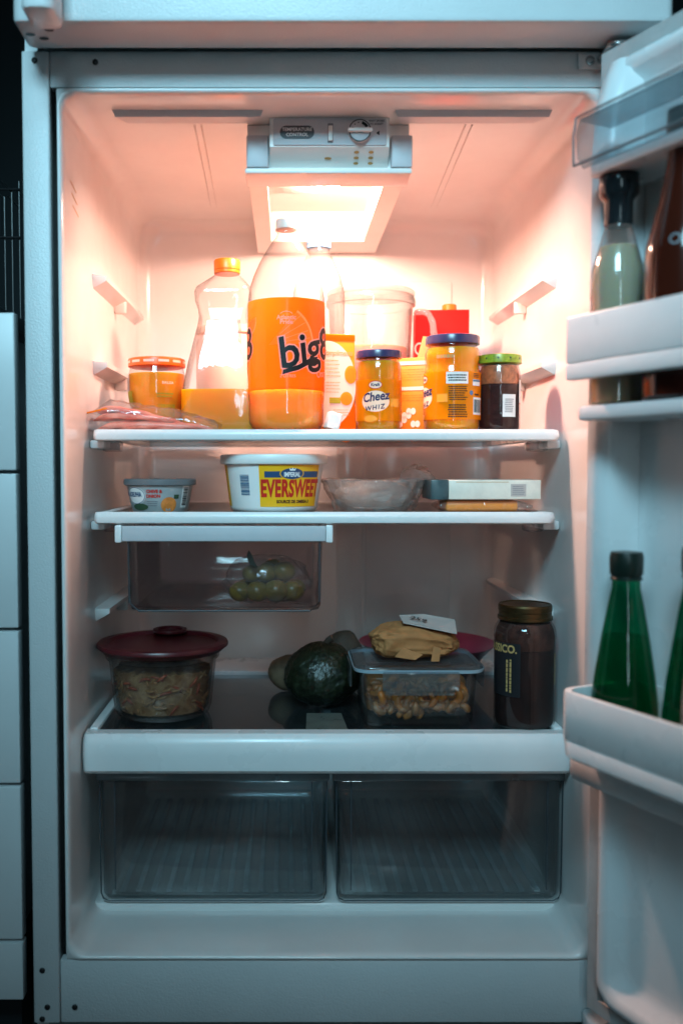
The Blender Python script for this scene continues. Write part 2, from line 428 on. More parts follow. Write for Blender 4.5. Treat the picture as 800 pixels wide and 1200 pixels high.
# inner liner with rounded mouth and filleted back
def lring(y, ins, r, zup=0.0):
    zt, zb = ZT - ins, ZB + ins + zup
    return [(x, y, z) for x, z in rr(HX - ins, (zt - zb) / 2, r, 8, XC, (zt + zb) / 2)]
rings = [lring(-.002, .0006, .0012), lring(-.0065, .002, .020), lring(-.0070, .004, .022), lring(-.004, .0065, .024), lring(.004, .0075, .026), lring(.02, .008, .027), lring(.11, .0085, .03, .006), lring(.35, .009, .034, .010), lring(YB - .03, .010, .036, .010)]
for k in range(1, 7):
    a = R(15 * k); rings.append(lring(YB - .03 + .03 * math.sin(a), .010 + .03 * (1 - math.cos(a)), .036 + .01 * (1 - math.cos(a)), .010))
liner = MB().loft(rings, cap0=False, cap1=True).build('liner', 'liner', fridge, sharp=60)
WX0, WX1 = XL + .0088, XR - .0088              # inner wall faces
# raised panels on the back wall
for p0, p1 in ((394, 425), (428, 527)):
    x0, x1 = PX(p0, YB), PX(p1, YB)
    MB().rbox(x0, x1, YB - .004, YB + .002, PZ(770, YB), PZ(330, YB), .004, .003, 'y').build('back_panel', 'liner', fridge)
# raised floor behind the drawers' front
MB().rbox(WX0 + .004, WX1 - .004, .105, YB - .02, ZB + .009, ZB + .026, .010, .006).build('floor_step', 'liner', fridge)
# ceiling ridges before the lamp housing, cool front light put into their grey
for p0, p1 in ((135, 305), (466, 643)):
    y0 = .05; x0, x1 = PX(p0, y0, 130), PX(p1, y0, 130)
    zt = ZT - .0075; zb = PZ(137, y0)
    v = [(x0, y0, zb), (x1, y0, zb), (x1 + .004, y0 - .002, zt), (x0 - .004, y0 - .002, zt), (x0 + .01, y0 + .05, zt), (x1 - .01, y0 + .05, zt)]
    MB().add(v, [(0, 1, 2, 3), (0, 4, 5, 1), (0, 3, 4), (1, 5, 2), (3, 2, 5, 4)]).build('ceiling_ridge', 'control_grey', fridge)
# shallow ribs running back along the ceiling
for pf, pb in ((228, 243), (236, 250), (553, 520), (545, 513)):
    xf, xk = PX(pf, .10, 140), PX(pb, .42, 215); zt = ZT - .0085
    MB().loft([[(xf - .0016, .10, zt), (xf, .10, zt - .0016), (xf + .0016, .10, zt), (xf, .10, zt + .002)], [(xk - .0016, .50, zt), (xk, .50, zt - .0016), (xk + .0016, .50, zt), (xk, .50, zt + .002)]]).build('ceiling_rib', 'liner', fridge)
# moulded ledges on both side walls
LEDGE_Z = [PZ(322, .166), PZ(424, .166), PZ(714, .166)]
for side in (-1, 1):
    xw = WX0 if side < 0 else WX1
    for lz in LEDGE_Z:
        prof = []
        for y, w, h in ((.165, .004, .006), (.172, .020, .013), (.30, .022, .013), (.42, .022, .012), (.54, .018, .011), (.56, .004, .006)):
            s = -side
            prof.append([(xw - s * .002, y, lz + .002), (xw + s * w, y, lz), (xw + s * w, y, lz - h * .55), (xw + s * w * .5, y, lz - h), (xw - s * .002, y, lz - h * 1.5)])
        lo = MB().loft(prof).build('shelf_ledge', 'liner', fridge, sharp=50)
        MB().rbox(min(xw, xw - side * .020), max(xw, xw - side * .020), .335, .348, lz - .028, lz - .006, .004, .003).build('peg', 'liner', lo)
# faint crest of flat brown strips on the left wall
m = MB()
for k in range(3):
    zc = PZ(212 + 13 * k, .04); m.add([(XL + .0086, .035 + .006 * k, zc), (XL + .0086, .07 + .006 * k, zc - .006), (XL + .0086, .07 + .006 * k, zc - .008), (XL + .0086, .035 + .006 * k, zc - .002)], [(0, 1, 2, 3)])
m.build('wall_mark', 'cardboard', fridge, flat=True)

# ---- lamp housing and temperature control
YC = .075
hx0, hx1 = PX(289, YC, 170), PX(482, YC, 170)
zc_top = ZT - .009; zf_b = PZ(172, YC); zu = PZ(205, .12)          # underside of the housing
ho = MB()
oy0, oy1 = .155, .50                                               # opening in the underside
ox0, ox1 = PX(314, .2, 215), PX(446, .2, 215)
ho.box(hx0, hx1, .1005, oy0, zu, zc_top).box(hx0, hx1, oy1, YB - .012, zu, zc_top)
ho.box(hx0, ox0, oy0, oy1, zu, zc_top).box(ox1, hx1, oy0, oy1, zu, zc_top).box(ox0, ox1, oy0, oy1, zc_top - .008, zc_top)
house = ho.build('lamp_housing', 'housing', fridge)
m = MB()                                                             # lip around the opening
m.rbox(hx0 - .003, hx1 + .003, .088, .1495, zu - .008, zu - .0004, .003, .002).build('lip', 'housing', house)
cx0, cx1 = PX(316, YC, 155), PX(456, YC, 155); zt_c = PZ(137, YC)
zb_c = PZ(187, .11)
v = [(cx0, YC, zf_b), (cx1, YC, zf_b), (cx1, YC, zt_c), (cx0, YC, zt_c), (cx0, .1, zu + .004), (cx1, .1, zu + .004), (cx1, .1, zt_c), (cx0, .1, zt_c)]
cp = MB().add(v, [(0, 1, 2, 3), (0, 4, 5, 1), (1, 5, 6, 2), (3, 2, 6, 7), (0, 3, 7, 4), (4, 7, 6, 5)]).build('control_box', 'housing', fridge)
fo = (0, -.0006, 0); X3 = (1, 0, 0); Z3 = (0, 0, 1)
xa, xb = PX(320, YC, 155), PX(453, YC, 155)
MB().rbox(xa, xb, YC - .0025, YC + .001, PZ(171, YC), PZ(139, YC), .003, .0015, 'y').build('control_face', 'control_grey', cp)
yc = YC - .0025
bx, bz = P(348, 155, yc); 
m = MB(); on_plane(m, (rr(.0235, .0088, .0088, 8), [tuple(range(36))]), (bx, yc, bz), X3, Z3, fo); m.build('badge', 'badge_dark', cp, flat=True)
m = MB(); on_plane(m, glyphs('TEMPERATURE', .0062, .0001), (bx, yc, bz + .0034), X3, Z3, (0, -.001, 0)); on_plane(m, glyphs('CONTROL', .0062, .0001), (bx, yc, bz - .0036), X3, Z3, (0, -.001, 0)); m.build('lettering', 'ink_white', cp, flat=True)
sx_, sz_ = P(387, 156, yc)
MB().rbox(sx_ - .0038, sx_ + .0038, yc - .001, yc + .0012, sz_ - .013, sz_ + .013, .0008, .0004, 'y').build('switch_slot', 'ink_grey', cp)
MB().rbox(sx_ - .0028, sx_ + .0028, yc - .004, yc - .0011, sz_ - .011, sz_ + .009, .0008, .0006, 'y').build('light_switch', 'housing', cp)
dx_, dz_ = P(421, 155, yc)
my = Matrix.Translation((dx_, yc, dz_)) @ Matrix.Rotation(R(90), 4, 'X')
MB().lathe([(.0165, -.0002), (.0165, .0008), (.0150, .0012), (.0150, .006), (.0138, .0068)], 0, 0, 0, 40, mtx=my).build('dial', 'control_grey', cp)
m = MB(); on_plane(m, ring2(.0150, .0150, .0013), (dx_, yc - .0072, dz_), X3, Z3, fo); on_plane(m, ring2(.0125, .0125, .004, n=12, t0=25, t1=75), (dx_, yc - .0072, dz_), X3, Z3, fo)
for t in (100, 130, 160): on_plane(m, disc(.0009, .0009, .0105 * math.cos(R(t)), .0105 * math.sin(R(t)), 8), (dx_, yc - .0072, dz_), X3, Z3, fo)
m.build('dial_marks', 'ink_black', cp, flat=True)
MB().rbox(dx_ - .0165, dx_ + .0165, yc - .013, yc - .007, dz_ - .0028, dz_ + .0022, .0015, .001, 'y').build('dial_grip', 'housing', cp)
m = MB(); on_plane(m, ([(-.003, 0), (.0015, -.0032), (.0015, .0032)], [(0, 1, 2)]), P(443, 156, yc)[:1] + (yc,) + P(443, 156, yc)[1:], X3, Z3, fo)
tx, tz = P(441, 141.8, yc); on_plane(m, glyphs('WAIT 24 HRS', .0036, .00005), (tx, yc, tz), X3, Z3, fo); on_plane(m, glyphs('TO ADJUST', .0036, .00005), (tx, yc, tz - .0042), X3, Z3, fo)
m.build('dial_lettering', 'ink_black', cp, flat=True)
# small vent holes in the sloping underside of the control box
sl0 = Vector((0, YC, zf_b)); sl1 = Vector((0, .1, zu + .004)); sd = (sl1 - sl0).normalized(); sn = Vector((0, sd.z, -sd.y))
if sn.z > 0: sn = -sn
for hxp in (417, 434):
    for k in range(3):
        m = MB(); on_plane(m, disc(.0036, .0022, n=12), Vector((PX(hxp, .09, 180), 0, 0)) + sl0 + (sl1 - sl0) * (.25 + .27 * k), X3, sd, sn * .0006); m.build('vent_hole', 'cardboard', cp, flat=True)
m = MB(); on_plane(m, disc(.005, .002, n=12), Vector((PX(384, .09, 182), 0, 0)) + sl0 + (sl1 - sl0) * .55, X3, sd, sn * .0006); m.build('vent_hole', 'cardboard', cp, flat=True)
for w0, w1 in ((289, 315), (457, 482)):                               # shoulders either side of the box, greyed to stand for cool front light
    MB().rbox(PX(w0, .1, 170), PX(w1, .1, 170), .0875, .1003, zu + .0005, PZ(158, .0875), .003, .002).build('housing_shoulder', 'control_grey', house)
# bulb, socket and thermostat block inside
bxc = (ox0 + ox1) / 2 + .012; by = .183
MB().tube([(bxc + .03, by, zu + .022), (bxc + .05, by, zu + .024)], .013, 16).build('bulb_socket', 'ink_grey', house)
bp_ = [(bxc + .028 - .075 * t, by, zu + .022) for t in (0, .08, .2, .4, .6, .8, .92, .98)]
MB().tube(bp_, [.012, .014, .018, .022, .023, .019, .012, .005], 20).build('bulb', 'bulb', house)
MB().rbox(ox0 + .002, PX(374, .24, 245), .18, .25, zu + .012, zc_top - .009, .004, .002).build('thermostat_block', 'housing', house)

# ---- screws and plugs
def plug(px, py, r=.0038, name='screw_plug', mt='screw_dark'):
    x, z = P(px, py, -.004); mm = Matrix.Translation((x, -.0042, z)) @ Matrix.Rotation(R(90), 4, 'X')
    o = MB().lathe([(r, 0), (r, .0012), (r * .7, .002)], 0, 0, 0, 16, mtx=mm).build(name, mt, fridge); return o
for a in ((41, 71), (112, 73), (50, 1137), (56, 1180), (50, 1194), (88, 1180)): plug(*a)

# ---- freezer door closed above
FY0, FY1 = -.092, -.012; zfd = PZ(62, FY1) + .001
fx0, fx1 = PX(14, FY0, 30), PX(790, FY0, 30)
fd = MB().rbox(fx0, fx1, FY0, FY1 - .006, zfd, 1.61, .010, .006).build('freezer_door', 'enamel', fridge)
MB().box(fx0 + .012, fx1 - .012, FY1 - .0058, FY1 + .0075, zfd + .012, 1.60).build('gasket', 'rubber', fd)
hxa, hxb = PX(27, -.135, 30), PX(66, -.135, 30); zh = PZ(16, -.135)
MB().rbox(hxa, hxb, -.150, FY0 - .0003, zh, 1.50, .012, .006).build('handle', 'door_white', fd)
m = MB()
for q, w in ((36, -.06), (52, -.05), (58, -.072)):
    on_plane(m, disc(.006, .0045, n=14), (PX(q, w, 45), w, zfd), X3, (0, 1, 0), (0, 0, -.0006))
m.build('screw_hole', 'screw_dark', fd, flat=True)

# ---- refrigerator door, open about 115 degrees
ANG = 115.0; PVX, PVY = .44, -.045
U = Vector((-math.cos(R(ANG)), -math.sin(R(ANG)), 0)); W = Vector((-math.sin(R(ANG)), math.cos(R(ANG)), 0))
DM = Matrix(((U.x, W.x, 0, PVX), (U.y, W.y, 0, PVY), (0, 0, 1, 0), (0, 0, 0, 1)))
def D(u, w, z): return DM @ Vector((u, w, z))
def depth(u, w): return D(u, w, 0).y
def DZ(py, u, w): return PZ(py, depth(u, w))
DT = zfd - .012; DB = PZ(1192, -.06)
door = MB().rbox(-.025, .775, -.045, .030, DB, DT, .010, .006, mtx=DM).build('refrigerator_door', 'enamel', fridge)
# magnetic gasket frame
m = MB(); g0, g1, gz0, gz1 = -.018, .768, DB + .008, DT - .008
m.box(g0, g0 + .018, .0304, .050, gz0, gz1, DM).box(g1 - .018, g1, .0304, .050, gz0, gz1, DM).box(g0 + .018, g1 - .018, .0304, .050, gz0, gz0 + .018, DM).box(g0 + .018, g1 - .018, .0304, .050, gz1 - .018, gz1, DM)
m.build('gasket', 'gasket_white', door)
# inner panel (dished) with raised dyke all round
u0, u1, z0, z1 = .006, .745, DB + .032, DT - .030
def dring(ins, w, r): return [tuple(D(x, w, z)) for x, z in rr((u1 - u0) / 2 - ins, (z1 - z0) / 2 - ins, r, 6, (u0 + u1) / 2, (z0 + z1) / 2)]
MB().loft([dring(0, .0305, .03), dring(.001, .058, .03), dring(.006, .064, .028), dring(.014, .066, .025), dring(.022, .060, .022), dring(.030, .048, .02), dring(.042, .043, .02)], cap0=False).build('inner_panel', 'door_white', door, sharp=60)
# tower along the hinge side that carries the bins
zt0, zt1 = DZ(905, .02, .09), DT - .034
rows = []
for z, w in ((zt0 - .02, .066), (zt0, .084), (zt0 + .015, .092), (zt1 - .11, .092), (zt1 - .06, .088), (zt1 - .02, .076), (zt1, .067)):
    rows.append([tuple(D(u, q, z)) for u, q in ((.008, .058), (.008, w - .006), (.013, w), (.030, w), (.042, w - .010), (.048, .044))])
MB().loft(rows).build('bin_tower', 'door_white', door, sharp=50)
rows2 = [[tuple(D(.75 - (u - .008) * 1, q, z)) for u, q in ((.008, .058), (.008, w - .006), (.013, w), (.030, w), (.042, w - .010), (.048, .044))] for z, w in ((zt0, .084), (zt0 + .015, .092), (zt1 - .06, .088), (zt1, .067))]
MB().loft(rows2).build('bin_tower', 'door_white', door, sharp=50)
# shelf the upper bottles stand on
SU = DZ(474, .10, .11)
MB().rbox(.043, .707, .043, .142, SU - .016, SU, .012, .004, mtx=DM).build('door_shelf', 'door_white', door)
# dairy compartment at the top
zdf = DZ(196, .05, .13)
MB().rbox(.043, .707, .043, .128, zdf - .010, zdf + .004, .010, .003, mtx=DM).build('dairy_tray', 'door_white', door)
ztop = DZ(140, .05, .15)
m = MB(); rows = []
prof = [(.142, zdf - .004), (.150, zdf + .006), (.153, zdf + .03), (.152, ztop - .012), (.148, ztop)]
for i in range(len(prof)):
    pass
m.loft([[tuple(D(u, w + dw, z)) for w, z, dw in [(w, z, 0) for w, z in prof] + [(w - .0025, z, 0) for w, z in reversed(prof)]] for u in (.052, .40, .70)])
m.loft([[tuple(D(u, w, z)) for u, w in ((.052, .10), (.700, .10), (.700, .1465), (.052, .1465))] for z in (ztop - .003, ztop - .0004)])
cov = m.build('dairy_cover', 'cover_clear', door)
m = MB(); m.tube([D(.05, .1535, zdf - .002), D(.05, .1545, zdf + .03), D(.05, .1505, ztop + .0015)], .0013, 6).tube([D(.05, .1505, ztop + .0015), D(.70, .1505, ztop + .0015)], .0013, 6).tube([D(.05, .1535, zdf - .002), D(.70, .1535, zdf - .002)], .0015, 6)
m.build('cover_edge', 'rubber', cov)
# retainer rail of the upper shelf
uz0, uz1, uzr = DZ(446, .05, .158), DZ(372, .05, .158), DZ(427, .05, .158)
# lower bin carrier under the bin
MB().rbox(.012, .74, .0445, .118, DZ(925, .05, .12), DZ(888, .05, .12), .012, .010, mtx=DM).build('bin_carrier', 'door_white', door)

# hinges
hz = PZ(72, 0)
hp = MB().rbox(PX(668, -.004), PX(712, -.004), -.0075, -.0042, PZ(82, -.004), PZ(63, -.004), .003, .001, 'y').build('hinge_plate', 'enamel', fridge)
mm = Matrix.Translation((PX(683, -.008), -.0077, PZ(71, -.008))) @ Matrix.Rotation(R(90), 4, 'X')
MB().lathe([(.0062, 0), (.0062, .001), (.0048, .003), (.002, .0034)], 0, 0, 0, 20, mtx=mm).build('screw', 'steel', hp)
MB().rbox(PX(690, -.01), .455, -.06, -.0078, DT + .0012, DT + .0062, .012, .001).build('hinge_arm', 'steel', hp)
MB().lathe([(.007, 0), (.007, .012)], PVX + .005, PVY, DT + .0065, 18).build('hinge_pin', 'trim_white', hp)
lh = MB().rbox(PX(688, -.004), .46, -.070, -.0045, CB0 - .004, CB0 + .022, .010, .004).build('hinge_bracket', 'enamel', fridge)

# ================================================================== DOOR BINS (lift out)
rail = thing('bin_rail', tuple(D(.37, .15, uz0)), 'pale grey retainer rail across the front of the upper door shelf', 'rail')
m = MB()
m.rbox(.048, .702, .148, .160, uzr + .0006, uz1, .003, .002, mtx=DM).build('front_band', 'trim_white', rail)
MB().rbox(.048, .702, .146, .160, uz0, uzr, .003, .002, mtx=DM).build('lower_band', 'trim_white', rail)
for ue in (.048, .694): MB().rbox(ue, ue + .008, .0925, .1458, uz0 + .004, uz1 - .003, .002, .0015, mtx=DM).build('end_arm', 'trim_white', rail)

lz0, lz1, lzr = DZ(884, .05, .155), DZ(806, .05, .150), DZ(864, .05, .158)
dbin = thing('door_bin', tuple(D(.37, .10, lz0)), 'deep white door bin holding green glass bottles', 'door bin')
def binring(ins, z, r=.020, w0=.0465, w1=.166): return [tuple(D(x, y, z)) for x, y in rr(.327 - ins, (w1 - w0) / 2 - ins, min(r, (w1 - w0) / 2 - ins - .0005), 8, .375, (w0 + w1) / 2)]
m = MB().loft([binring(.006, lz0), binring(.002, lz0 + .003), binring(.0004, lzr), binring(.0012, lzr + .0012), binring(0, lzr + .0026), binring(0, lz1 - .003), binring(.001, lz1), binring(.004, lz1 + .001), binring(.006, lz1), binring(.0066, lz1 - .004), binring(.009, lz0 + .006)])
m.build('bin_shell', 'trim_white', dbin, sharp=45)
bz_floor = lz0 + .0065

# ================================================================== SHELVES
def glass_shelf(name, label, y0, y1, zt, h, px0, px1, group):
    x0, x1 = PX(px0, y0), PX(px1, y0)
    t = thing(name, ((x0 + x1) / 2, (y0 + y1) / 2, zt - h), label, 'shelf', group)
    hx = (x1 - x0) / 2; cx = (x0 + x1) / 2
    rows = []
    for x, i in ((x0, .005), (x0 + .002, .002), (x0 + .006, 0), (x1 - .010, 0), (x1 - .003, .003), (x1, .007)):
        rows.append([(x, y, z) for y, z in ((y0 + .003 + i, zt - i * .3), (y0 + i, zt - .004 - i * .4), (y0 - .001 + i, zt - h * .5), (y0 + .001 + i, zt - h + .002 + i * .3), (y0 + .005 + i, zt - h + i * .3), (y0 + .020, zt - h + .003), (y0 + .022, zt - .001 - i * .2))])
    MB().loft(rows).build('front_trim', 'trim_white', t, sharp=35)
    for xa_, xb_ in ((x0 + .002, x0 + .014), (x1 - .014, x1 - .002)):
        MB().rbox(xa_, xb_, y0 + .0225, y1, zt - .014, zt - .001, .002, .0015, 'y').build('side_rail', 'trim_white', t)
    MB().rbox(x0 + .0145, x1 - .0145, y1 - .014, y1, zt - .014, zt - .001, .002, .0015).build('back_rail', 'trim_white', t)
    MB().box(x0 + .0146, x1 - .0146, y0 + .0224, y1 - .0144, zt - .0065, zt - .0025).build('glass_pane', 'shelf_glass', t)
    for xs, sg in ((x0, -1), (x1, 1)):                    # hooks that sit on the wall ledge
        xe = WX0 + .001 if sg < 0 else WX1 - .001
        a, b2 = min(xs + sg * -.010, xe), max(xs + sg * -.010, xe)
        MB().rbox(a, b2, y0 + .03, y0 + .16, zt - h - .010, zt - .0145, .003, .002, 'y').build('slide_rail', 'trim_white', t)
        MB().rbox(min(xs - sg * .004, xs - sg * .03), max(xs - sg * .004, xs - sg * .03), y0 + .045, y0 + .075, zt - h - .014, zt - .0146, .004, .003).build('clip', 'drawer_clear', t)
    return t
YS = .105
ZS1, ZS2 = PZ(503, YS), PZ(600, YS)
sh1 = glass_shelf('glass_shelf', 'glass shelf with white front edge carrying the orange soda bottle and cheese jars', YS, .57, ZS1, .0165, 110, 655, 'glass shelves')
sh2 = glass_shelf('glass_shelf', 'glass shelf with white front edge carrying the yellow margarine tub', YS, .57, ZS2, .0175, 110, 651, 'glass shelves')
P1, P2 = ZS1 - .0025, ZS2 - .0025

# crisper cover: deep white bar and dark glass top
YK = .060; ZK = PZ(862, YK); ZKB = PZ(909, YK)
x0, x1 = WX0 + .0015, WX1 - .0015
ck = thing('crisper_cover', ((x0 + x1) / 2, .3, ZKB), 'crisper cover shelf with dark glass top and deep rounded white front bar', 'shelf')
rows = []
hK = ZK - ZKB
for x, i in ((x0, .006), (x0 + .003, .002), (x0 + .010, 0), (x1 - .010, 0), (x1 - .003, .002), (x1, .006)):
    rows.append([(x, y + i, z) for y, z in ((YK + .010, ZK - i * .4), (YK + .004, ZK - .004 - i * .4), (YK, ZK - .014), (YK - .001, ZK - hK * .5), (YK + .001, ZKB + .006), (YK + .006, ZKB + .001), (YK + .014, ZKB), (YK + .032, ZKB + .02), (YK + .034, ZK - .001))])
MB().loft(rows).build('front_bar', 'trim_white', ck, sharp=35)
for a, b2 in ((x0 + .003, x0 + .016), (x1 - .016, x1 - .003)):
    MB().rbox(a, b2, YK + .0345, .565, ZK - .018, ZK + .002, .003, .002, 'y').build('side_rail', 'trim_white', ck)
MB().rbox(x0 + .0165, x1 - .0165, .45, .565, ZK - .016, ZK + .004, .003, .002).build('back_rail', 'trim_white', ck)
MB().box(x0 + .0165, x1 - .0165, YK + .0345, .4495, ZK - .007, ZK - .003).build('glass_pane', 'crisper_glass', ck)
MB().rbox(PX(388, .1) - .006, PX(388, .1) + .006, YK + .04, .54, ZKB + .004, ZK - .0075, .002, .001, 'y').build('divider_rail', 'trim_white', ck)
P3 = ZK - .003

# ================================================================== CRISPER DRAWERS
def crisper(pxa, pxb, label):
    y0 = .105; xa, xb = PX(pxa, y0), PX(pxb, y0); zt, zb = ZKB - .0035, ZB + .0265
    t = thing('vegetable_drawer', ((xa + xb) / 2, .3, zb), label, 'drawer', 'crisper drawers')
    hx, hy, cx, cyv = (xb - xa) / 2, (.53 - y0) / 2, (xa + xb) / 2, (.53 + y0) / 2
    th = .0028
    def row(z, ins, r): return [(x, y, z) for x, y in rr(hx - ins, hy - ins, r, 5, cx, cyv)]
    ro = [row(zb, .012, .010), row(zb + .003, .006, .013), row(zb + .010, .003, .014), row(zt - .02, .001, .014), row(zt - .001, 0, .014), row(zt - .001, th, .012), row(zt - .02, th + .001, .012), row(zb + .011, th + .003, .012), row(zb + .005, th + .008, .010)]
    MB().loft(ro).build('drawer_body', 'crisper', t, sharp=50)
    # rolled pull along the top of the front
    zz = zt - .008
    MB().rbox(xa - .002, xb + .002, y0 - .010, y0 - .0004, zt - .017, zt - .001, .004, .002, 'x').build('pull', 'rim_plastic', t)
    MB().rbox(xa + .006, xb - .006, y0 - .0035, y0 + .0004, zb + .012, zt - .018, .004, .0015, 'y').build('front_panel', 'crisper', t)
    for xe in (xa + .0235, xb - .0235):
        MB().box(xe - .0008, xe + .0008, y0 - .0046, y0 - .0036, zb + .02, zt - .019).build('frame_line', 'badge_dark', t)
    MB().tube([(xa + .002, y0 - .0042, zt - .018), (xa + .003, y0 - .0042, zb + .016), (xa + .006, y0 - .0042, zb + .008), (xa + .014, y0 - .0042, zb + .004), (xb - .014, y0 - .0042, zb + .004), (xb - .006, y0 - .0042, zb + .008), (xb - .003, y0 - .0042, zb + .016), (xb - .002, y0 - .0042, zt - .018)], .0011, 6).build('edge_line', 'badge_dark', t)
    n = 13
    for k in range(n):
        x = xa + .03 + (xb - xa - .06) * k / (n - 1)
        MB().rbox(x - .004, x + .004, y0 + .02, .50, zb + .0052, zb + .0095, .0015, .001, 'y').build('rib', 'rib_plastic', t)
    return t
crisper(113, 385, 'empty clear crisper drawer with ribbed floor, below the red-lidded glass bowl')
crisper(393, 664, 'empty clear crisper drawer with ribbed floor, below the tall dark sauce jar')

# ================================================================== HANGING DRAWER
y0 = .112; xa, xb = PX(147, y0), PX(378, y0); zt, zb = PZ(634, y0), PZ(717, y0)
hd = thing('hanging_drawer', ((xa + xb) / 2, .28, zb), 'small clear drawer hung under the shelf holding bagged green fruit', 'drawer')
hx, hy, cx, cyv = (xb - xa) / 2, .17, (xa + xb) / 2, y0 + .17
def row(z, ins, r): return [(x, y, z) for x, y in rr(hx - ins, hy - ins, r, 6, cx, cyv)]
th = .0026
MB().loft([row(zb, .012, .012), row(zb + .002, .005, .015), row(zb + .008, .002, .017), row(zt, 0, .018), row(zt, th, .016), row(zb + .009, th + .002, .015), row(zb + .004, th + .008, .012)]).build('drawer_body', 'drawer_clear', hd, sharp=50)
m = MB(); m.tube([(cx - hx + .004, y0 - .0012, zt), (cx - hx + .005, y0 - .0012, zb + .014), (cx - hx + .018, y0 - .0005, zb + .0015), (cx + hx - .018, y0 - .0005, zb + .0015), (cx + hx - .005, y0 - .0012, zb + .014), (cx + hx - .004, y0 - .0012, zt)], .0013, 6)
m.build('edge_line', 'badge_dark', hd)
zr1 = ZS2 - .0175 - .0015
MB().rbox(xa - .004, xb + .004, y0 - .006, y0 - .0016, zt - .0005, zr1 - .001, .002, .001, 'x').build('front_rim', 'control_grey', hd)
for xe, s in ((xa - .0045, -1), (xb + .0045, 1)):
    MB().rbox(min(xe, xe + s * .010), max(xe, xe + s * .010), y0 - .006, y0 + .33, zt - .002, zr1, .002, .0015, 'y').build('hanger_rail', 'trim_white', hd)

# ================================================================== THINGS ON THE TOP SHELF
def jar_shell(t, prof, cx, cyv, z, mt='glass', seg=48, name='jar_body'):
    return MB().lathe(prof, cx, cyv, z, seg).build(name, mt, t, sharp=50)
def radf(prof, z0):
    def f(z):
        q = z - z0
        for (r0, a), (r1, b) in zip(prof, prof[1:]):
            if a <= q <= b and b > a: return r0 + (r1 - r0) * (q - a) / (b - a)
        return prof[0][0] if q < prof[0][1] else prof[-1][0]
    return f
def scaled(prof, r, h): return [(a * r, b * h) for a, b in prof]
def lid(t, cx, cyv, z, r, h, mt, ridges=0, name='lid'):
    pr = [(r * .94, -h * .02), (r, h * .06), (r, h * .80), (r * .985, h * .93), (r * .93, h), (r * .5, h * .97)]
    return MB().lathe(pr, cx, cyv, z, 56).build(name, mt, t, sharp=40)

# -- two-litre orange soda bottle
yb = .172; bx = PX(335.5, yb); H = PZ(261, yb) - P1; RB = 44.5 * (DIST + yb) / FPX
soda = thing('soda_bottle', (bx, yb, P1), 'two litre orange soda bottle with black big8 lettering, half empty', 'soda bottle')
pr = scaled([(.60, 0), (.86, .010), (.97, .045), (.985, .09), (.975, .14), (.99, .165), (1, .20), (1, .625), (.99, .645), (.95, .69), (.86, .74), (.72, .80), (.55, .855), (.38, .905), (.27, .93), (.245, .945), (.245, .955), (.30, .957), (.30, .962), (.235, .963)], RB, H)
jar_shell(soda, pr, bx, yb, P1 + .0004, 'pet', name='bottle_body')
lp = [(r - .0012, z + .0006) for r, z in pr if z <= .17 * H] + [(RB * .985, PZ(455, yb - RB) - P1)]
MB().lathe(lp, bx, yb, P1 + .001, 48).build('orange_soda', 'orange_drink', soda)
MB().lathe([(.255 * RB, 0), (.28 * RB, .001), (.28 * RB, .0125), (.262 * RB, .0145), (.15 * RB, .0148)], bx, yb, P1 + .963 * H, 32).build('cap', 'cap_white', soda)
zl0, zl1 = PZ(456, yb - RB), PZ(348, yb - RB)
f = radf(pr, P1)
# label sleeve
m = MB(); m.lathe([(f(z) + .0005, z - P1) for z in [zl0 + (zl1 - zl0) * k / 8 for k in range(9)]], bx, yb, P1, 64, False, False); m.build('label', 'label_orange', soda)
m = MB(); zm = (zl0 + zl1) / 2
wedge = disc(.034, .034, n=20, t0=-28, t1=60)
def wrapm(m, vf, ang, dz, off): on_cyl(m, vf, bx, yb, f, ang, zm + dz, off, .003)
wrapm(m, disc(.066, .060, n=26, t0=2, t1=52), -26, -.002, .0008); m.build('orange_slice', 'fruit_orange', soda, flat=True); m = MB()
wv2 = disc(.022, .022, n=20, t0=-95, t1=10); wrapm(m, wv2, -72, .036, .0008)
m.build('orange_slice', 'fruit_orange', soda, flat=True)
m = MB(); wrapm(m, ring2(.068, .062, .0032, n=26, t0=2, t1=52), -26, -.002, .0010)
for t_ in (10, 20, 31, 42): v_ = quad(.022, .062, -.0004, .0004); wrapm(m, (rot2(v_[0], t_), v_[1]), -26, -.002, .0010)
m.build('orange_rind', 'fruit_pale', soda, flat=True); m = MB()
rv = ring2(.0235, .0235, .0022, n=20, t0=-95, t1=10); wrapm(m, rv, -72, .036, .0010)
m.build('orange_rind', 'fruit_pale', soda, flat=True)
def tilt(vf, d): return (rot2(vf[0], d), vf[1])
for mt, bd, of in (('ink_pink', .0030, .0012), ('ink_black', .0010, .0015)):
    m = MB()
    wrapm(m, tilt(glyphs('big8', .063, bd, .12, .98, spacing=.96), 13), -108, -.007, of); m.build('lettering', mt, soda, flat=True); m = MB()
    wrapm(m, tilt(glyphs('big8', .063, bd, .12, .98, spacing=.96), 13), 35, -.007, of)
    sw = ([(-.032, -.0235), (-.010, -.0195), (.012, -.0105), (.026, -.0105), (.020, -.0170), (.034, -.0155), (.018, -.0235), (.006, -.0225), (.012, -.0185), (-.010, -.0265), (-.034, -.0300)], [tuple(range(11))])
    e = .0012 if mt == 'ink_pink' else 0
    wrapm(m, (rot2([(a * (1 + e * 30), b + (e if i < 6 else -e)) for i, (a, b) in enumerate(sw[0])], 8), sw[1]), 24, -.010, of)
    m.build('lettering', mt, soda, flat=True)
m = MB(); wrapm(m, glyphs('Atlantic', .0088, .0002, 0, 1.0), 0, .0365, .0010); wrapm(m, glyphs('Pride', .0088, .0002, 0, 1.0), 0, .0300, .0010)
